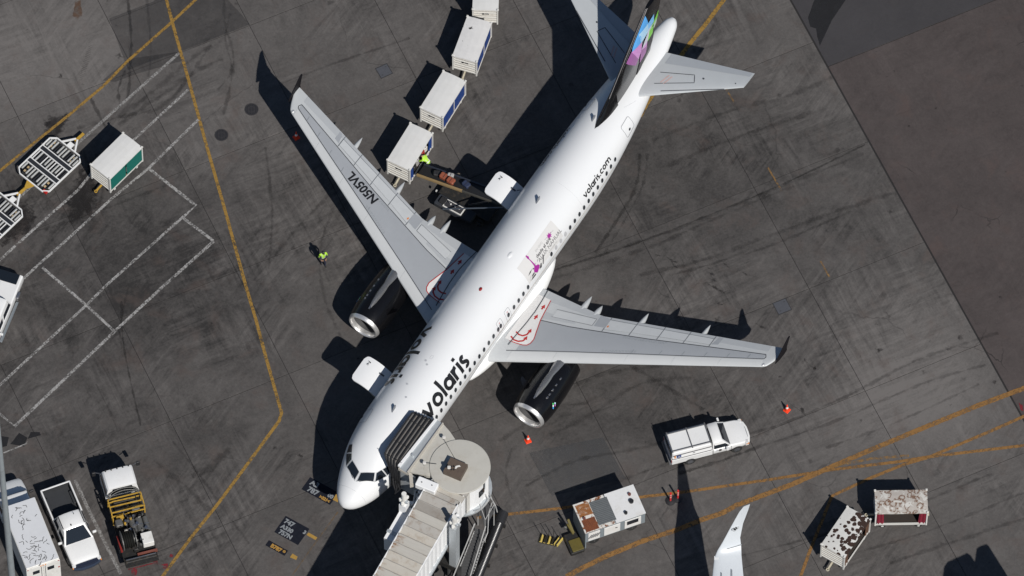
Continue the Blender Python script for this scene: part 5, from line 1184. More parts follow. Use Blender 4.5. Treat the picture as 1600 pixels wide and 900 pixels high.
for cx_,cy_,n_,sx_,sy_ in ((.6,.0,5,.10,.45),(.15,.25,5,.10,.45),(-.35,-.1,6,.12,.5),(-.5,.4,4,.06,.3),(-1.7,.1,8,.25,.6),(-2.1,-.2,9,.25,.6),(-2.5,.3,8,.25,.5),(-2.9,.1,8,.22,.7),(-3.15,-.2,6,.15,.6)):
    for k in range(n_):
        x=cx_+rs2.uniform(-sx_,sx_); y=cy_+rs2.uniform(-sy_,sy_); P=[(x,y,BH+.03)]; a=rs2.choice([PI/2,PI/2,0])+rs2.uniform(-.5,.5)
        for q in range(rs2.randint(2,5)): a+=rs2.uniform(-1.1,1.1); x+=.08*math.cos(a); y+=.10*math.sin(a); P.append((x,y,BH+.03))
        MB().tube(P,.017,4).build('tar_mark',tarm,t)
for s in (-1,1):
    d=MB().box((-1.15-BL/2-.02,s*.53,1.9),(.04,1.02,2.1),bev=.01).build('rear_door',dull_white,t); MB().box((-1.15-BL/2-.05,s*.45,2.35),(.03,.42,.36),bev=.01).build('door_window',glass,d)
    MB().cyl((-1.15-BL/2-.05,s*.12,1.9),.02,1.9,8).build('lock_rod',steel,d)
    MB().box((-1.15-BL/2-.04,s*.95,2.9),(.03,.10,.07)).build('marker_lamp',tail_red,t); MB().box((-1.15-BL/2-.04,s*.95,2.1),(.03,.10,.12)).build('marker_lamp',tail_red,t)
for k in (-1,0,1): MB().box((-1.15-BL/2-.04,k*.14,2.93),(.03,.08,.05)).build('marker_lamp',lamp_o,t)
MB().box((-1.15,0,.62),(BL,BW-.3,.2)).build('chassis',trim,t); MB().box((-1.15-BL/2-.1,0,.6),(.25,BW-.1,.15)).build('step_bumper',trim,t)
hull(t,[(1.3,1.02,.5,1.45,.0),(2.4,1.02,.5,1.42,.02),(2.6,1.0,.5,1.36,.05),(3.3,.95,.5,1.22,.07),(3.55,.86,.55,1.05,.05)],van_white); cabin(t,(1.32,2.5,.98),(1.36,2.05,.82),1.42,2.2,van_white,(2,)); mirrors(t,2.2,1.02,1.6,black_plastic); vwheels(t,(-2.5,2.6),1.05,.42,.28)
for s in (-1,1): MB().box((3.45,s*.7,.95),(.15,.25,.2),bev=.03).build('headlight',lamp_w,t)
# service truck
ang=106.5; t=thing('service_truck','white cab service truck with yellow frame, hose reel and machinery on its deck','service truck',(-22.45,-16.3,0),R(ang)); 
hull(t,[(1.55,1.0,.6,1.55,0),(2.75,1.02,.6,1.5,.02),(3.05,.98,.6,1.35,.03),(3.2,.9,.65,1.1,.02)],van_white); cb=cabin(t,(1.3,2.95,1.0),(1.35,2.6,.90),1.5,2.45,van_white,(2,),crown=.03)
for k in range(5): MB().box((2.55,-.7+.35*k,2.5),(.10,.07,.06)).build('clearance_lamp',black_plastic,t)
for s in (-1,1): m=MB().box((2.9,s*1.35,1.8),(.10,.22,.42),bev=.03).build('mirror',black_plastic,t); MB().bar((2.8,s*1.0,1.9),(2.9,s*1.3,1.95),.03).build('mirror_arm',steel,m)
mach=M('machine_dark',(.020,.020,.020),.6,.2,var=.4,scale=6,dirt=.4,dc=(.12,.09,.06),dscale=5); mgrey=M('machine_grey',(.13,.13,.125),.5,.3,var=.3,scale=6,dirt=.5,dc=(.04,.035,.03),dscale=5)
MB().box((-.9,0,.95),(4.6,2.0,.14)).build('deck',mach,t); MB().box((0,0,.7),(5.6,.8,.2)).build('chassis',mach,t); vwheels(t,(-1.7,2.2),1.02,.48,.3)
yf_=[]
for x in (.05,.95):
    for s in (-1,1): MB().bar((x,s*1.0,1.0),(x,s*1.0,1.9),.07).build('frame_post',yellow_paint,t)
for a,b2 in (((.05,-1,1.9),(.95,-1,1.9)),((.05,1,1.9),(.95,1,1.9)),((.05,-1,1.9),(.05,1,1.9)),((.95,-1,1.9),(.95,1,1.9)),((.5,-1,1.75),(.5,1,1.8)),((.05,-1,1.4),(.05,1,1.4)),((.3,-.9,1.6),(.3,.2,1.65)),((.7,-.6,1.95),(.75,.8,1.95)),((.95,-1,1.5),(.95,1,1.5)),((-.3,1.0,1.0),(-.3,1.0,1.75)),((-.3,1.0,1.75),(.05,1,1.75)),((-.3,-.9,1.2),(-.3,.9,1.2))): MB().bar(a,b2,.06).build('frame_rail',yellow_paint,t)
for k,(x,y,z,dx,dy,dz,m_) in enumerate(((.5,.3,1.25,.6,.8,.4,mach),(.5,-.5,1.2,.7,.5,.35,mgrey),(-.2,.55,1.35,.35,.45,.4,yellow_paint),(-.25,-.1,1.3,.3,.6,.3,mach),(-.2,-.65,1.25,.3,.5,.35,mach),(-2.85,0,1.0,.3,1.9,.25,mach),(-2.2,.15,1.2,.5,.3,.5,mach),(.9,0,1.35,.25,1.4,.5,mach))): MB().box((x,y,z),(dx,dy,dz),bev=.04).build('machine_casing',m_,t)
for y,r_ in ((-.05,.20),(-.45,.22),(-.85,.16)): MB().lathe([(0,.02),(.02,r_),(.85,r_),(.9,.02)],(-1.35,y,1.45),'X',16).build('tank',mgrey,t,smooth=50); MB().lathe([(0,r_+.015),(.04,r_+.015)],(-1.0,y,1.45),'X',16).build('tank_band',steel,t)
for k in range(14):
    x=random.uniform(-1.6,.9); y=random.uniform(-.85,.85); z=random.uniform(1.5,1.8); MB().tube([(x,y,z),(x+random.uniform(-.25,.25),y+random.uniform(-.3,.3),z+.06),(x+random.uniform(-.3,.3),y+random.uniform(-.35,.35),z-.2)],.022,6).build('pipe',random.choice([steel,mach,chrome,mgrey]),t)
rl=MB().lathe([(-.42,.62),(-.38,.62),(-.38,.30),(.38,.30),(.38,.62),(.42,.62)],(-1.75,.45,1.62),'Y',28,cap=True).build('hose_reel',mgrey,t)
for k in range(6): MB().lathe([(-.05,.48),(0,.55),(.05,.48)],(-1.75,.52-.30+.12*k,1.62),'Y',24).build('hose_coil',M('hose_black',(.02,.02,.018),.35),rl,smooth=80)
for k,q in enumerate((1.30,1.08)):
    pts=[(1.05+.5*math.sin(a)*.6,-.95*math.cos(a)*.95,1.95+.25*math.sin(a)) for a in [j*PI/12 for j in range(13)]]
    MB().tube([(x-.12*k,y,z-.08*k) for x,y,z in pts],.045,8).build('fuel_hose',M('hose_black',(0,0,0)),t,smooth=80)
MB().box((-2.05,-.62,1.62),(.75,.66,.5),bev=.03).build('white_locker',dull_white,t); MB().cyl((-1.75,1.0,1.3),.07,1.1,10,'X').build('red_cylinder',M('red_dusty',(.22,.02,.015),.6),t); MB().box((-2.65,-.45,1.15),(.12,1.2,.2)).build('red_step',M('red_rust',(.16,.05,.035),.6),t); MB().box((-.62,.72,1.7),(.45,.42,.25),bev=.05).build('grey_cover',mgrey,t)
for k in range(46):
    x=random.uniform(-2.7,-.35); y=random.choice([random.uniform(-.85,.05),random.uniform(-.85,.9)]); z=random.uniform(1.35,1.85); mm=random.choice([mgrey,mach,steel,M('machine_pale',(.30,.29,.27),.5,.3,var=.3),mach])
    if k%2: MB().box((x,y,z),(random.uniform(.06,.2),random.uniform(.06,.2),random.uniform(.05,.2)),rz=random.random()*3).build('fitting',mm,t)
    else: MB().cyl((x,y,z),random.uniform(.03,.09),random.uniform(.06,.22),10,random.choice('XYZ')).build('fitting',mm,t)
for k in range(4): MB().cyl((-.4-.12*k,-.2+.33*k*.6,1.75),.07,.16,10).build('valve',random.choice([steel,yellow_paint,mgrey]),t)
for a in (0,1): MB().bar((-2.9,-.9,1.3),(-2.9,.9,1.3),.05).build('rear_rail',steel,t) if a==0 else None
for x,y in ((-1.2,.2),(-.9,-.3),(-1.3,-.75),(-.6,.3)): MB().cyl((x,y,1.72),.09,.12,12).build('filter_cap',chrome,t)
# vehicle cut by the left edge
p=G(-14,490,1.0); t=thing('white_van','white truck with a silver side step, mostly beyond the left edge','truck',(p.x,p.y,0),R(252))
hull(t,[(-2.9,1.0,.5,1.25,0),(-.2,1.02,.5,1.25,0),(1.7,1.02,.5,1.25,.02),(2.6,.98,.5,1.1,.05),(2.85,.88,.55,.95,.03)],van_white); cabin(t,(-.9,1.75,.97),(-.7,1.0,.80),1.23,2.0,van_white,(.5,)); vwheels(t,(-1.9,1.9),1.0,.4)
MB().box((-2.55,0,1.27),(.7,1.6,.06),bev=.02).build('rear_cover',glass,t); MB().box((0,1.13,.62),(2.9,.16,.08),bev=.02).build('side_step',M('step_silver',(.30,.33,.35),.35,.6),t); MB().box((-1.65,1.10,.95),(.45,.20,.35),bev=.03).build('side_box',steel,t); mirrors(t,1.3,1.0,1.35)
# ---------------------------------------------------------------- belt loader at the rear hold
def A2W(x,y,z): ca,sa=math.cos(AH),math.sin(AH); return Vector((AX+x*ca-y*sa,AY+x*sa+y*ca,z))
c=A2W(22.75,5.4,0); t=thing('belt_loader','dark belt loader with tan side rail raised to the rear hold','belt loader',(c.x,c.y,0),AH-PI/2)  # local x runs towards the fuselage (-y of the aircraft)
tanr=M('rail_tan',(.34,.235,.11),.5,var=.12,dirt=.3,dc=(.15,.1,.05)); belt=M('belt_black',(.014,.014,.016),.7,var=.2)
def zb(x): return 1.05+ (x+3.4)*.31
for a,b2 in ((-3.4,3.6),):
    MB().bar((a,0,zb(a)),(b2,0,zb(b2)),.75,.08).build('belt',belt,t)
    MB().bar((a,-.42,zb(a)+.08),(-.2,-.42,zb(-.2)+.08),.13,.14).build('side_rail',tanr,t); MB().bar((-.2,-.42,zb(-.2)+.08),(b2,-.42,zb(b2)+.08),.10,.12).build('side_rail',M('rail_dark',(.07,.065,.055),.6),t); MB().bar((a,.42,zb(a)+.06),(b2,.42,zb(b2)+.06),.10,.14).build('side_rail',M('rail_navy',(.03,.035,.05),.5),t)
for k in range(12): x=-3.2+k*.58; MB().cyl((x,0,zb(x)-.02),.05,.78,8,'Y').build('belt_roller',steel,t)
MB().box((-.3,-1.05,.75),(2.6,.75,.4),bev=.06).build('body',M('loader_navy',(.03,.035,.045),.5,dirt=.3),t); MB().box((-.35,-1.1,1.0),(1.3,.55,.08)).build('bonnet',dull_white,t)
MB().box((-.35,-1.1,1.045),(1.16,.44,.03)).build('bonnet_recess',M('recess_dark',(.03,.03,.035),.6),t)
for k in range(3): MB().box((-.6+.3*k,-1.05,1.09),(.08,.08,.05),rz=.5).build('control_box',dull_white,t)
MB().box((-1.15,-1.05,1.05),(.4,.45,.12),bev=.04).build('seat',belt,t); MB().tube([(-.6,-1.05,1.0),(-.75,-1.05,1.3)],.03,8).build('steering_column',steel,t)
MB().box((-.2,.75,.6),(2.4,.5,.35),bev=.05).build('side_pod',M('loader_navy',(0,0,0)),t)
MB().box((0,0,.55),(3.6,1.4,.2)).build('chassis',mach,t); vwheels(t,(-1.3,1.3),.95,.30,.2)
for s in (-1,1): MB().bar((.2,s*.3,.6),(1.8,s*.3,zb(1.8)-.05),.08).build('lift_arm',steel,t); MB().cyl((-1.9,s*.6,.85),.08,.06,12,'X').build('headlight',lamp_w,t)
MB().tube([(1.0,.95,.9),(1.6,1.0,1.6),(3.3,.55,zb(3.3)+.9)],.03,6).build('hand_rail',M('rail_blue',(.05,.07,.10),.5),t)
MB().bar((-.9,-1.5,.9),(3.0,-.75,zb(3.0)+.55),.06).build('hand_rail',M('rail_slate',(.10,.12,.15),.5),t)
bag_sp=[((-1.75,.05),(.55,.4,.28),4,'brown suitcase with a paler strap on the belt loader'),((-1.2,-.08),(.5,.38,.3),4,'brown suitcase just above another on the belt loader'),((-1.45,.30),(.4,.25,.24),0,'grey bag on the far side of the loader belt'),((-2.3,.1),(.45,.35,.22),3,'black suitcase lowest on the loader belt'),((-.2,.05),(.5,.36,.26),5,'navy suitcase halfway up the loader belt')]
for (x,y),d,m_,lb in bag_sp: q=loc(t,x,y); bag(lb,q,d,AH-PI/2+random.uniform(-.5,.5),bm[m_] if m_!=4 else M('bag_rust',(.26,.075,.04),.5),'bags on the belt loader',zb(x)+.05)
q=loc(t,-1.3,.75); bag('grey brown bag on the far side pod of the belt loader',(q[0],q[1]),(.5,.4,.4),.4,M('bag_taupe',(.16,.13,.10),.7),'bags on the belt loader',.78)
# ---------------------------------------------------------------- jet bridge
bc=Vector((-2.93,-15.33,0)); TD=Vector((-.446,-.895,0)).normalized(); TN=Vector((.895,-.446,0)).normalized()
jb=thing('jet_bridge','pale jet bridge with round cab roof, ribbed black bellows and beige panelled tunnel','jet bridge',(0,0,0))
beige=M('bridge_beige',(.455,.425,.375),.6,var=.07,scale=2,dirt=.45,dc=(.25,.17,.10),dscale=2.2); beige2=M('bridge_beige_worn',(.38,.36,.33),.65,var=.1,scale=2,dirt=.6,dc=(.20,.13,.08),dscale=2.6); wallw=M('bridge_white',(.80,.80,.80),.45,var=.03,dirt=.1,dc=(.5,.47,.42)); capgrey=M('cab_roof_grey',(.455,.44,.40),.6,var=.08,scale=1.6,dirt=.4,dc=(.34,.30,.24),dscale=1.4); galv=M('galvanised',(.50,.53,.55),.4,.4,var=.08,dirt=.2,dc=(.3,.31,.32)); rust_p=M('rust_streak',(.20,.085,.03),.7,var=.4,scale=8); brown=M('hatch_brown',(.105,.078,.06),.6,var=.15,dirt=.4,dc=(.05,.035,.03),dscale=4)
def streakmat(name):
    m,nt,b=newmat(name); v=oc(nt); mv=mapping(nt,v,(1,1,1),(0,0,-math.atan2(TN.y,TN.x))); sx=nt.nodes.new('ShaderNodeSeparateXYZ'); nt.links.new(mv,sx.inputs[0])
    mv2=mapping(nt,mv,(.8,5,1)); n=noise(nt,mv2,1.6,6,.7,.2); e=ramp(nt,math_(nt,'ADD',sx.outputs[0],math_(nt,'MULTIPLY',noise(nt,v,3,4),1.2)),C0+.55+.6,C0+.1+.45); k=math_(nt,'MULTIPLY',ramp(nt,n,.42,.60),e)
    g=noise(nt,mapping(nt,mv,(.5,4,1)),2,5,.6); base=mix(nt,g,(.37,.35,.315),(.47,.45,.41)); nt.links.new(mix(nt,k,base,mix(nt,noise(nt,v,6,4),(.10,.045,.02),(.30,.15,.06))),b.inputs['Base Color']); b.inputs['Roughness'].default_value=.65; return m
C0=(bc.dot(TN))-1.13
rustA_=streakmat('bridge_rust_streaked')
def B(s,n,z): v=bc+TD*s+TN*n; return Vector((v.x,v.y,z))
def bbox(s0,s1,n0,n1,z0,z1): 
    return MB().add([B(s0,n0,z0),B(s1,n0,z0),B(s1,n1,z0),B(s0,n1,z0),B(s0,n0,z1),B(s1,n0,z1),B(s1,n1,z1),B(s0,n1,z1)],[(3,2,1,0),(4,5,6,7),(0,1,5,4),(1,2,6,5),(2,3,7,6),(3,0,4,7)])
ZR=6.0; RC=1.80
dome=MB().lathe([(-.10,RC-.02),(-.02,RC),(.02,RC-.03),(.05,RC*.6),(.07,.01)],(bc.x,bc.y,ZR),'Z',64).build('cab_roof',capgrey,jb,smooth=40)
# front roof plate towards the aircraft, in aircraft axes
def pl(pts,z0,z1,name,mat,par=jb): return MB().prism([tuple(A2W(x,y,0)[:2]) for x,y in pts],z0,z1).build(name,mat,par)
pl([(2.65,-2.5),(6.47,-2.5),(6.5,-2.9),(6.30,-3.45),(6.02,-4.0),(5.2,-5.2),(3.6,-4.6),(3.0,-3.6)],ZR-.20,ZR-.05,'front_roof',capgrey)
pl([(2.70,-2.12),(6.50,-2.34),(6.52,-2.46),(2.68,-2.28)],ZR-.05,ZR+.12,'gutter_lip',wallw)
pl([(2.66,-2.28),(6.52,-2.46),(6.50,-2.84),(2.62,-2.80)],ZR-.12,ZR+.0,'gutter',galv)
pl([(2.62,-2.80),(6.50,-2.84),(6.50,-2.92),(2.60,-2.92)],ZR-.05,ZR+.10,'gutter_lip',beige)
pl([(2.62,-2.2),(2.75,-2.2),(2.75,-3.1),(2.15,-3.55),(2.0,-3.4),(2.6,-2.95)],ZR-.30,ZR-.08,'corner_arm',beige); pl([(2.70,-2.3),(2.78,-2.3),(2.78,-3.3),(2.70,-3.3)],3.4,ZR-.3,'corner_wall',galv)
MB().tube([A2W(3.75,-2.5,ZR+.02),A2W(3.75,-2.5,ZR+.16)],.09,10).build('gutter_fitting',galv,jb)
# cab body under the round roof
rg=[]
for k in range(33):
    a=2*PI*k/32; rg.append([(bc.x+1.62*math.cos(a),bc.y+1.62*math.sin(a),3.35),(bc.x+1.62*math.cos(a),bc.y+1.62*math.sin(a),ZR-.1)])
MB().loft(rg,cap=False,closed=False).build('cab_wall',wallw,jb); MB().cyl((bc.x,bc.y,3.3),1.9,.15,32).build('cab_floor',galv,jb)
a0=math.atan2(TN.y,TN.x)-.15
for da,w_ in ((.0,.5),):
    a=a0+da; rg=[]
    for k in range(7): aa=a-.20+.40*k/6; rg.append([(bc.x+1.66*math.cos(aa),bc.y+1.66*math.sin(aa),4.35),(bc.x+1.66*math.cos(aa),bc.y+1.66*math.sin(aa),5.05)])
    MB().loft(rg,cap=False,closed=False).build('cab_window',glass,jb)
# square side of the cab, right of the disc, with a window
def fpz(pts,z0,z1,name,mat,par): P=[G(*p,3.4) for p in pts]; return MB().prism([(p.x,p.y) for p in P],z0,z1).build(name,mat,par)
sb=fpz([(744,785),(763,778),(764,764),(748,768)],3.4,5.72,'cab_side_box',wallw,jb)
_a,_b=G(744,785,3.4),G(763,778,3.4); _n=Vector(((_b-_a).y,-(_b-_a).x,0)).normalized()*.02
_w=[_a.lerp(_b,.18),_a.lerp(_b,.68)]; MB().add([Vector((p.x+_n.x,p.y+_n.y,z)) for p,z in ((_w[0],4.75),(_w[1],4.75),(_w[1],5.45),(_w[0],5.45))],[(0,1,2,3)]).build('side_window',glass,sb)
MB().add([Vector((p.x+_n.x*.5,p.y+_n.y*.5,z)) for p,z in ((_a.lerp(_b,.12),4.68),(_a.lerp(_b,.74),4.68),(_a.lerp(_b,.74),5.52),(_a.lerp(_b,.12),5.52))],[(0,1,2,3)]).build('window_trim',galv,sb)
fpz([(729,803),(744,785),(748,768),(735,775)],3.4,5.62,'cab_corner_wall',M('bridge_cream',(.60,.58,.54),.55,var=.05,dirt=.2,dc=(.4,.36,.3)),jb)
# bellows: five ribs that wrap the fuselage
rib=M('bellows_black',(.014,.014,.016),.6,var=.2); fab=M('bellows_grey',(.105,.102,.10),.75,var=.2,scale=5,dirt=.35,dc=(.18,.13,.09),dscale=4)
def bpath(k):
    u=k/5; y1=lerp(-1.00,-2.22,u); y0=lerp(-1.02,-2.22,u); xlo=lerp(2.93,2.78,u); xhi=lerp(6.28,6.45,u); zt=lerp(6.12,6.05,u)
    P=[(xlo-.35+.1*u,lerp(-1.75,-2.3,u),3.5),(xlo-.22,lerp(-1.65,-2.28,u),4.6),(xlo-.08,lerp(-1.25,-2.25,u),zt-.45),(xlo+.05,lerp(-1.05,-2.22,u),zt-.12),(xlo+.35,y0,zt)]
    for q in range(1,6): P.append((lerp(xlo+.35,xhi-.2,q/6),lerp(y0,y1,q/6),zt+.02))
    P+=[(xhi-.2,y1,zt),(xhi,lerp(-1.1,-2.24,u),zt-.15),(xhi+.05,lerp(-1.5,-2.28,u),5.0),(xhi+.05,lerp(-1.95,-2.3,u),3.5)]
    return [A2W(*p) for p in P]
for k in range(5):
    a,b2=bpath(k+.12),bpath(k+.88); m_=[(p+q)/2-Vector((0,0,.09)) for p,q in zip(a,b2)]; MB().loft([a,m_,b2],cap=False,closed=False).build('bellows_fold',fab,jb,smooth=30)
for k in range(6): MB().tube(bpath(k),.055,6).build('bellows_rib',rib,jb)
for x in (2.95,4.0,5.6,6.1): 
    MB().tube([A2W(x,lerp(-1.0,-2.22,u/5),6.17-.05*(u%2)) for u in range(6)],.018,5).build('bellows_cord',rib,jb)
for k in range(3): MB().tube([A2W(2.5-.08*k,-1.9-.2*k,4.6),A2W(2.3,-2.1-.2*k,4.1),A2W(2.2-.06*k,-2.3,3.7)],.05,6).build('hanging_strap',rib,jb)
# things on the cab roof
hb=B(.52,-.35,0); hr=math.atan2(TD.y,TD.x)
MB().box((hb.x+.30,hb.y-.02,ZR+.27),(1.0,1.12,.42),rz=hr+.03).build('roof_hatch',brown,jb)
hx_=Vector((hb.x+.30,hb.y-.02,ZR+.50))
MB().add([hx_+Vector(p) for p in ((.0,.1,0),(.22,.16,0),(.30,.05,0),(.12,.02,0),(.02,-.1,0),(-.05,-.06,0))],[(0,1,2,3,4,5)]).build('bird_stain',M('stain_white',(.7,.68,.64),.7),jb)
for a in range(4): MB().cyl(hx_+Vector((-.25+.15*(a%2),-.15+.2*(a//2),.02)),.05,.04,8).build('bolt',black_plastic,jb)
def flood(px,py,z): 
    q=G(px,py,z); o=MB().tube([q,q+Vector((0,0,.25))],.025,6).build('lamp_stalk',steel,jb); MB().box(q+Vector((.02,0,.3)),(.20,.18,.14),bev=.03).build('floodlight',M('lamp_pale',(.6,.58,.55),.4),o)
flood(693,687,ZR); flood(716,727,ZR+.1); flood(701,734,ZR+.5); flood(662.5,727,ZR)
MB().tube([G(693,685,ZR+.1),G(704,705,ZR+.05),G(716,725,ZR+.15)],.012,5).build('cable',rib,jb); MB().tube([G(662,723,ZR+.1),G(682,725,ZR+.1)],.015,5).build('cable',rib,jb)
MB().lathe([(0,.42),(.30,.42),(.36,.3),(.37,.01)],(*G(670,737,ZR-.4)[:2],ZR-.4),'Z',20).build('round_vent',capgrey,jb)
q=G(667,756,ZR+.25); MB().box((q.x,q.y,ZR+.02),(1.28,.62,.45),rz=math.atan2(TN.y,TN.x)+.05,bev=.05).build('air_unit',wallw,jb); 
for s in (-1,1): MB().cyl((q.x+s*.3,q.y-s*.1,ZR+.27),.04,.03,8).build('lifting_eye',trim,jb)
# tunnel
for k,(s,w0,w1) in enumerate(((.75,-.55,1.25),(1.18,-.75,1.22),(1.62,-.95,1.15),(2.02,-1.05,1.08))): bbox(s,s+.38,w0,w1,ZR-.28,ZR-.06-.02*k).build('roof_board',beige2 if k%2 else beige,jb)
s=2.45; k=0
while s<19:
    ns=s+.617; z_=ZR+(.012 if k%2 else 0); pn=bbox(s+.012,ns-.012,-1.13,1.02,ZR-.12,z_-.02).build('roof_panel',(M('panel_dark',(.27,.25,.225),.7,var=.15,dirt=.5,dc=(.16,.12,.09)) if k==1 else rustA_ if k in (1,2,5,6,9,11) else beige if (k*5)%3 else beige2),jb)  # second panel gets a darker, mottled beige
    bbox(s+.012,s+.05,-1.13,1.02,z_-.03,z_+.09).build('panel_rib',beige2,pn)
    pn.data.vertices[4].co.z+=.10; pn.data.vertices[7].co.z+=.10
    s=ns; k+=1
bbox(2.3,19,-1.20,-1.13,ZR-.15,ZR+.04).build('roof_edge',wallw,jb); bbox(2.3,19,1.02,1.10,ZR-.15,ZR+.03).build('roof_edge',wallw,jb)
bbox(.9,19,-1.10,-1.05,3.5,ZR-.12).build('tunnel_wall',wallw,jb); bbox(1.2,19,1.0,1.04,3.5,ZR-.12).build('tunnel_wall',wallw,jb); bbox(.9,19,-1.1,1.04,3.4,3.52).build('tunnel_floor',galv,jb)
s=1.3; k=0
while s<19:
    MB().add([B(s,1.04,3.5),B(s+.12,1.09,3.5),B(s+.36,1.09,3.5),B(s+.50,1.04,3.5),B(s,1.04,ZR-.13),B(s+.12,1.09,ZR-.13),B(s+.36,1.09,ZR-.13),B(s+.50,1.04,ZR-.13)],[(0,1,5,4),(1,2,6,5),(2,3,7,6),(4,5,6,7),(3,2,1,0)]).build('wall_rib',wallw,jb)
    s+=.52
bbox(2.2,19,1.04,1.2,3.35,3.55).build('lower_beam',galv,jb); bbox(2.2,19,-1.2,-1.05,3.35,3.55).build('lower_beam',galv,jb)
# drive columns and bogie
_cp=G(710,824,6.0)-bc; CS=_cp.dot(TD); CNN=_cp.dot(TN)
for n_ in (CNN,-CNN-.2):
    MB().add([B(CS-.24,n_-.22,.9),B(CS+.24,n_-.22,.9),B(CS+.24,n_+.22,.9),B(CS-.24,n_+.22,.9),B(CS-.24,n_-.22,6.2),B(CS+.24,n_-.22,6.2),B(CS+.24,n_+.22,6.2),B(CS-.24,n_+.22,6.2)],[(3,2,1,0),(4,5,6,7),(0,1,5,4),(1,2,6,5),(2,3,7,6),(3,0,4,7)]).build('lift_column',galv if n_>0 else wallw,jb)
    for q in range(5): 
        aa=2*PI*q/5; c_=B(CS+.2*math.cos(aa),n_+.2*math.sin(aa),6.4+.16*(q%3)); MB().box(c_,(.16,.2,.22),rz=aa,bev=.03).build('column_fitting',galv if q%2 else dull_white,jb)
    MB().cyl(B(CS,n_,6.8),.15,1.1,12).build('column_head',dull_white,jb)
    wq=B(CS,n_,.5)
    for e in (-1,1): MB().lathe([(-.15,.2),(-.15,.44),(-.08,.5),(.08,.5),(.15,.44),(.15,.2)],(wq+TN*e*.3)[:],'X',22,cap=True).build('bogie_wheel',rubber,jb,smooth=40)
bbox(CS-.3,CS+.3,-1.8,1.8,1.0,1.45).build('cross_beam',mach,jb); bbox(CS-.8,CS+.8,-.6,.6,.7,1.2).build('bogie_frame',mach,jb)
for k in range(8):
    a=B(5.4+random.uniform(-.5,.5),1.9+random.uniform(-.3,.5),random.uniform(1.0,2.6)); MB().box(a,(.3,.3,.3),rz=k,bev=.04).build('bogie_part',random.choice([mach,mgrey,steel]),jb)
# clutter beside the tunnel, left near the cab
bbox(3.6,5.9,-1.95,-1.25,3.9,5.35).build('side_cabinet',wallw,jb)
bbox(5.3,5.5,-2.0,-1.3,5.36,5.42).build('cabinet_hinge',galv,jb)
for k in range(9): c_=B(2.0+.28*k*.8,-1.35-.12*(k%3),5.1+.15*(k%2)); MB().box(c_,(.22,.26,.22),rz=k*.9,bev=.04).build('junction_box',wallw if k%2 else galv,jb)
MB().tube([B(1.7,-1.3,5.6),B(2.3,-1.75,5.3),B(3.0,-1.5,5.2),B(3.6,-1.7,5.0)],.05,6).build('conduit',galv,jb)
# fan-folded awning shade on the right of the column
for k in range(6): c_=B(CS-.9+.16*k,CNN-.25+.08*(k%2),5.75-.06*k); MB().box(c_,(.2,.16,.18),rz=k,bev=.03).build('junction_box',galv if k%2 else wallw,jb)
# service landing and stair on the sunny side
gal2=M('stair_white',(.36,.36,.355),.5,var=.1,dirt=.3,dc=(.3,.28,.25)); grate=M('stair_grating',(.060,.060,.062),.8,var=.35,scale=10)
st=thing('service_stair','open metal service stair with pale handrails running down beside the jet bridge','stair',(0,0,0))
def SR(px,py,z): return G(px,py,z)
L0,L1=SR(742,818,3.3),SR(710,897,1.2); R0,R1=SR(759,822,3.3),SR(736,897,1.2)
n_=26
dL=(L1-L0)*1.55; dR=(R1-R0)*1.55
for k in range(n_+1):
    u=k/n_; a=L0+dL*u; b2=R0+dR*u; a.z-=.9;b2.z-=.9; a.z=max(a.z,.15); b2.z=max(b2.z,.15); MB().bar(a,b2,.30,.03).build('tread',grate,st)
for P0,dd,k in ((L0,dL,0),(R0,dR,1)):
    MB().bar(P0-Vector((0,0,.95)),P0+dd-Vector((0,0,.95)),.05,.18).build('stringer',gal2,st)
    MB().bar(P0,P0+dd,.06).build('handrail',gal2,st)
    for q in range(7): u=q/6; MB().bar(P0+dd*u,P0+dd*u-Vector((0,0,.95)),.025).build('baluster',M('baluster_grey',(.12,.12,.12),.6),st)
LP=[SR(747,791,2.5),SR(763,777,2.5),SR(772,800,2.5),SR(758,824,2.5)]
MB().add(LP+[p-Vector((0,0,.06)) for p in LP],[(0,1,2,3),(7,6,5,4)]+[(i,i+4,(i+1)%4+4,(i+1)%4) for i in range(4)]).build('landing',grate,st)
for a,b2 in zip(LP,LP[1:]+LP[:1]): MB().bar(a+Vector((0,0,.95)),b2+Vector((0,0,.95)),.035).build('landing_rail',gal2,st); MB().bar(a,a+Vector((0,0,.95)),.035).build('landing_post',gal2,st); MB().bar(a+Vector((0,0,-2.4)),a,.06).build('landing_leg',gal2,st)
MB().tube([SR(742,800,3.6),SR(752,795,3.4),SR(764,782,3.6),SR(758,772,4)],.035,6).build('curved_rail',gal2,st); MB().tube([SR(766,776,3.6),SR(774,790,3.0),SR(777,800,2.2)],.04,6).build('curved_rail',gal2,st)
MB().tube([SR(769,785,3.6),SR(764,800,3.0),SR(762,832,2.6),SR(757,845,2.4)],.03,5).build('conduit',gal2,st)
# open mesh cage floor between the rails
# black air hose
a,b2=SR(786,802,.62),SR(745,905,.62); d=(b2-a); pts=[]; rr=[]
n_=150; d=d*1.5
for k in range(n_+1): pts.append(a+d*(k/n_)); rr.append(.30 if k%2 else .272)
ho=thing('air_hose','thick black ribbed air hose lying straight beside the service stair','air hose',(0,0,0)); MB().tube(pts,rr,20).build('hose',M('hose_gloss',(.014,.014,.016),.30,var=.05,spec=.9),ho,smooth=50)
for k in range(5): p=a+d*(.08+.2*k); MB().box((p.x,p.y,.16),(.7,.12,.30),rz=math.atan2(d.y,d.x)+PI/2).build('hose_cradle',mach,ho)
dn=d.normalized(); MB().tube([a-dn*.05,a+dn*.75],.325,20).build('end_cuff',M('cuff_black',(.02,.02,.022),.5),ho)
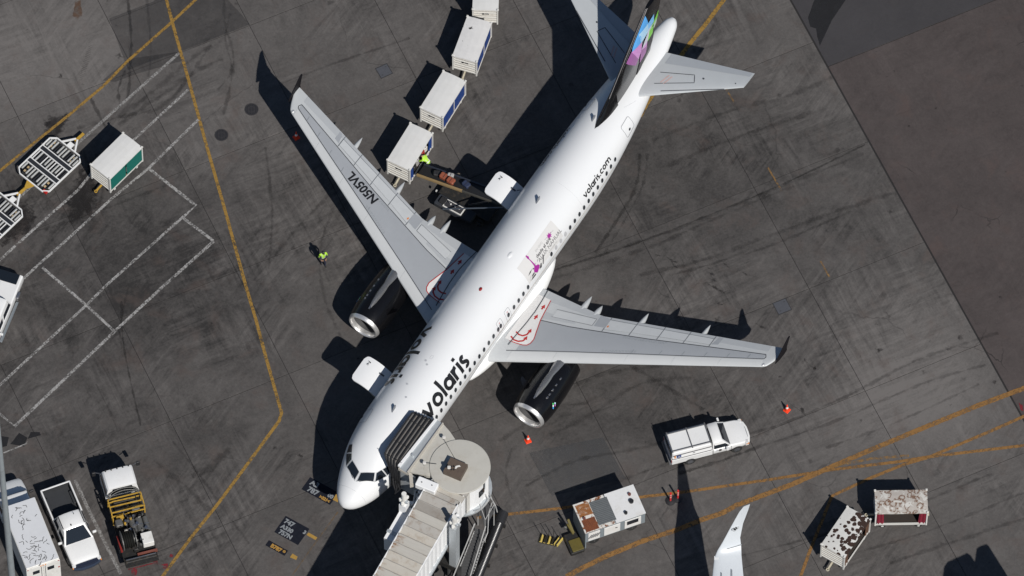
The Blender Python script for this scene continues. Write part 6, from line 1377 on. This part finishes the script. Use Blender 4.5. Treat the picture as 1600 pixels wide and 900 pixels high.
# ---------------------------------------------------------------- generator cart
ang=21.7; t=thing('generator_cart','white generator cart with rust and a grey grille on its roof, yellow drawbar','generator cart',(5.88,-16.05,0),R(ang)); L,Wd,H=3.83,2.0,2.22; hx,hy=L/2,Wd/2
gw=M('generator_white',(.70,.69,.67),.5,var=.05,dirt=.15,dc=(.4,.3,.2)); ggrey=M('generator_frame_grey',(.20,.23,.25),.55,var=.12)
rG=rustmat('generator_roof_rust',(.66,.64,.60),(.16,.055,.015),.60,.70,5,.6)
MB().box((0,0,(H+.95)/2),(L-.04,Wd-.04,H-1.0),bev=.02).build('casing',ggrey,t)
MB().box((.98,0,H),(L/2-.05,Wd+.04,.05)).build('roof_plate',M('generator_roof_white',(.68,.68,.68),.5,var=.04,dirt=.25,dc=(.42,.36,.26),dscale=2.5),t)
MB().box((-.97,0,H-.005),(L/2+.0,Wd+.04,.05)).build('roof_plate',rG,t)
rr_=M('generator_rust_field',(.26,.10,.028),.7,var=.5,scale=5,dirt=.85,dc=(.58,.54,.48),dscale=2.6); rr2_=M('generator_rust_deep',(.17,.05,.018),.7,var=.5,scale=5,dirt=.5,dc=(.04,.018,.012),dscale=3)
for y0,y1,mm in ((.06,.90,rr_),(-.98,-.14,rr2_)): 
    for k in range(6): MB().box((-1.42+.0,lerp(y0,y1,(k+.5)/6),H+.026),(.82,(y1-y0)/6-.008,.012)).build('rusted_slat',mm,t)
g_=MB().box((-.42,0,H+.022),(1.12,1.62,.03)).build('grille_tray',M('grille_grey',(.14,.15,.155),.5,.2),t)
for k in range(14): MB().box((-.42,-.75+k*.115,H+.045),(1.08,.05,.03)).build('grille_bar',M('grille_bar_grey',(.17,.18,.185),.5,.3,var=.2),g_)
for x,y,r_,m_ in ((1.45,.45,.09,M('cap_rust',(.14,.05,.04),.6)),(1.38,-.02,.14,black_plastic),(.80,-.62,.10,black_plastic),(-1.62,-.10,.08,M('cap_rust',(0,0,0)))): MB().cyl((x,y,H+.09),r_,.14,14).build('exhaust_cap',m_,t)
for x0,x1,m_ in ((-1.72,-.98,gw),(-.72,.30,gw),(.58,1.62,gw)):
    pn=MB().box(((x0+x1)/2,-hy-.005,1.58),(x1-x0,.04,.92),bev=.012).build('side_door',m_,t)
    if x0>.5: MB().box(((x0+x1)/2-.02,-hy-.03,1.72),(.72,.02,.42)).build('control_window',glass,pn)
    if x0<-1:
        for k in range(5): MB().box((x0+.12+.13*k,-hy-.03,1.62),(.07,.02,.42),ry=.5).build('louvre',trim,pn)
    if x0==-.72: MB().box((x1-.25,-hy-.03,1.68),(.14,.02,.07),ry=.4).build('door_handle',mach,pn)
for x0,x1 in ((-1.72,-.2),(.1,1.6)): MB().box(((x0+x1)/2,hy+.005,1.58),(x1-x0,.04,.9)).build('side_door',gw,t)
MB().box((0,0,.85),(L-.2,Wd-.3,.22)).build('chassis',ggrey,t); MB().box((-hx+.06,0,.66),(.06,Wd-.06,.85)).build('end_skirt',ggrey,t)
for x in (-1.2,1.2):
    MB().cyl((x,0,.32),.05,Wd-.5,8,'Y').build('axle',steel,t)
    for s in (-1,1): MB().lathe([(-.09,.12),(-.09,.28),(-.05,.32),(.05,.32),(.09,.28),(.09,.12)],(x,s*(hy-.35),.32),'Y',20,cap=True).build('wheel',rubber,t,smooth=40)
yd=M('drawbar_yellow_shaded',(.11,.088,.018),.6,var=.2,dirt=.45,dc=(.05,.04,.02),dscale=5)  # yellow paint darkened to olive, its shade put into the colour
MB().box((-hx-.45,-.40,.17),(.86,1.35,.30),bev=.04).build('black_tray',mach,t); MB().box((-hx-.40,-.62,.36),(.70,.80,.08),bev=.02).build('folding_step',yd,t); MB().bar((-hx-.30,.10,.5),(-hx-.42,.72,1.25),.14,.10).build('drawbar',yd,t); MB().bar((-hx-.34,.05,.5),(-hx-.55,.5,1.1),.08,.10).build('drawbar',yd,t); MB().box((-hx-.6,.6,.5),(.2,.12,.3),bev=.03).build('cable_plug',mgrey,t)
MB().tube([(hx+.05,.1,1.4),(hx+.12,.05,1.8),(hx+.14,0,1.9)],.03,6).build('cable_hook',black_plastic,t)
# ---------------------------------------------------------------- winglet and wing of another aircraft
t=thing('neighbour_wing','white wing tip with upswept winglet of another aircraft, at the lower edge','aircraft wing',(0,0,0))
wt=M('neighbour_white',(.56,.59,.62),.32,var=.04,dirt=.12,dc=(.45,.47,.5),coat=.3); ledge=M('neighbour_edge',(.30,.36,.44),.35,.3)
def airs(a,b,th_,nrm,n=9):
    up=[];lo=[]
    for c_ in cs: p=a.lerp(b,c_); up.append(p+nrm*th_*prof(c_)); lo.append(p-nrm*th_*prof(c_))
    return up+list(reversed(lo[1:-1]))
S_=[(G(1103,1110,3.3),G(1186,1120,3.3),.30,Vector((0,0,1))),(G(1108,1000,3.8),G(1174,1010,3.8),.22,Vector((0,0,1))),(G(1113,900,4.45),G(1162,905,4.45),.13,Vector((0,0,1))),(G(1116,872,4.65),G(1158.5,868,4.65),.10,Vector((-.02,-.15,1)).normalized()),(G(1121,860,4.85),G(1158,853,4.85),.085,Vector((-.05,-.45,.9)).normalized()),(G(1129,847,5.3),G(1156.5,840,5.3),.07,Vector((-.1,-.8,.55)).normalized()),(G(1142,823,6.2),G(1161,818,6.2),.05,Vector((-.1,-.95,.25)).normalized()),(G(1155,800,7.2),G(1169,797,7.2),.035,Vector((-.1,-.97,.2)).normalized()),(G(1162,791.5,7.7),G(1172,787.5,7.8),.015,Vector((-.1,-.97,.2)).normalized())]
w_=MB().loft([airs(*s) for s in S_]).build('wing',wt,t,smooth=50)
mb=MB(); 
for k,(px0,px1) in enumerate(((1127.5,1127.5),)):
    mb.bar(G(1121,885,4.72),G(1119,960,4.45),.04,.02)
MB().bar(G(1143.5,890,4.72),G(1144,935,4.55),.035,.03).build('panel_seam',dark_line,w_); MB().bar(G(1127.5,895,4.70),G(1127.8,935,4.55),.03,.03).build('panel_seam',dark_line,w_)
MB().bar(G(1136,858,4.93),G(1159,851,4.95),.04,.03).build('root_seam',M('seam_soft',(.35,.37,.39),.5),w_)
MB().add([G(1116,869,4.70),G(1123,869,4.74),G(1123,874,4.74),G(1116,875,4.70)],[(0,1,2,3)]).build('light_lens',wallw,w_)
for k,(x,y) in enumerate(((1149,826),(1152,824),(1147,828))): MB().cyl(G(x,y,6.15),.12,.01,10).build('smudge',M('smudge_grey',(.50,.52,.53),.5),w_)
# ---------------------------------------------------------------- lamp mast at the left edge
b_=G(29.5,1012,0); t=thing('lamp_mast','tall grey lamp mast passing up the left edge in front of the box truck','lamp mast',(b_.x,b_.y,0))
mg_=M('mast_grey',(.36,.40,.42),.4,.4,var=.06,dirt=.2); MB().tube([(0,0,0),(0,0,12),(0,0,44)],[.24,.19,.13],20).build('mast',mg_,t,smooth=60); MB().box((0,0,44.1),(1.8,.3,.15)).build('cross_arm',mg_,t); MB().cyl((0,0,.05),.4,.1,20).build('base_plate',mg_,t)
for k in (-.7,-.25,.25,.7): MB().box((k,-.2,44.0),(.35,.3,.25),bev=.03).build('floodlight',lamp_w,t)
# ---------------------------------------------------------------- invented lift truck, unseen, added and shaped to cast the lower right shadow
def shd(px,py,h): p=G(px,py); return Vector((p.x+.4779*h,p.y-.8838*h,0))
t=thing('shadow_caster','made-up lift truck out of view, added to cast the lower right shadow','shadow caster',(0,0,0)); H=7.4
def blk(pts,z0,z1,name,mat): P=[shd(x,y,H) for x,y in pts]; return MB().prism([(p.x,p.y) for p in P],z0,z1).build(name,mat,t)
blk([(1473,902),(1475,886),(1480,878),(1511,864),(1517,868),(1522,884),(1530,930),(1480,945)],4.6,H,'caster_body',van_white); blk([(1522,884),(1526,857),(1530,854),(1541,850),(1545,853),(1560,905),(1530,925)],4.9,H,'caster_platform',galv)
blk([(1478,900),(1520,886),(1550,905),(1555,950),(1490,960)],.5,1.6,'chassis',mach); c_=shd(1515,915,H)
for a,b2 in (((-1.2,-.8),(1.2,.8)),((1.2,-.8),(-1.2,.8))): MB().bar((c_.x+a[0],c_.y+a[1],1.5),(c_.x+b2[0],c_.y+b2[1],4.7),.15).build('caster_arm',steel,t)
for dx,dy in ((-1,-1),(1,-1),(-1,1),(1,1)): MB().cyl((c_.x+dx,c_.y+dy,.45),.45,.3,20,'X').build('wheel',rubber,t)
# ---------------------------------------------------------------- stop-position boards painted on the apron, with their lettering
navy=M('board_navy',(.009,.011,.018),.8,var=.3,scale=5,dirt=.10,spec=.15,dc=(.06,.055,.05),dscale=5); wtxt=M('board_white',(.22,.235,.25),.7,var=.25,scale=6,dirt=.6,dc=(.05,.05,.06),dscale=9); otxt=M('board_orange',(.36,.20,.04),.7,var=.2,scale=6,dirt=.3,dc=(.08,.05,.02),dscale=9); otick=M('tick_orange',(.34,.20,.04),.7,var=.15,scale=5,dirt=.35,dc=(.12,.09,.05),dscale=6)
def board(x0,x1,y0,y1,rows):
    P=[A2W(x0,y0,.0085),A2W(x1,y0,.0085),A2W(x1,y1,.0085),A2W(x0,y1,.0085)]; o=MB().add(P,[(0,1,2,3)]).build('painted_board',navy,apron)
    if o.data.polygons[0].normal.z<0: o.data.flip_normals()
    for txt,yy,xx,sz,mt in rows: put_text(txt,lambda u,v:A2W(xx+v,yy-u,.0125)-Vector((0,0,0)),mt,'stop_text',o,sz,.02)
def tick(pts): 
    o=MB().add([G(*p)+Vector((0,0,.009)) for p in pts],[(0,1,2,3)]).build('yellow_tick',otick,apron)
    if o.data.polygons[0].normal.z<0: o.data.flip_normals()
board(1.06,2.02,3.62,1.62,[('A3',3.40,1.62,.46,wtxt),('00',2.08,1.46,.34,wtxt),('787',3.32,1.16,.46,wtxt)])
put_text('>321<',lambda u,v:A2W(1.14+v,2.45-u,.0130),otxt,'stop_text',apron,.26,.02)
board(-2.2,-.93,3.46,1.80,[('747',3.34,-1.36,.42,wtxt),('A330',3.32,-1.74,.36,wtxt),('757N',3.24,-2.12,.38,wtxt),('3',2.0,-1.38,.32,wtxt)])
board(-3.22,-2.82,3.44,2.10,[('B787 9',3.15,-3.15,.34,otxt)])
tick([(525,772),(529,774),(528,785),(520,781)]); tick([(482,832),(496,840),(493,844),(479,836)]); tick([(457,865),(465,870),(463,875),(453,871)])
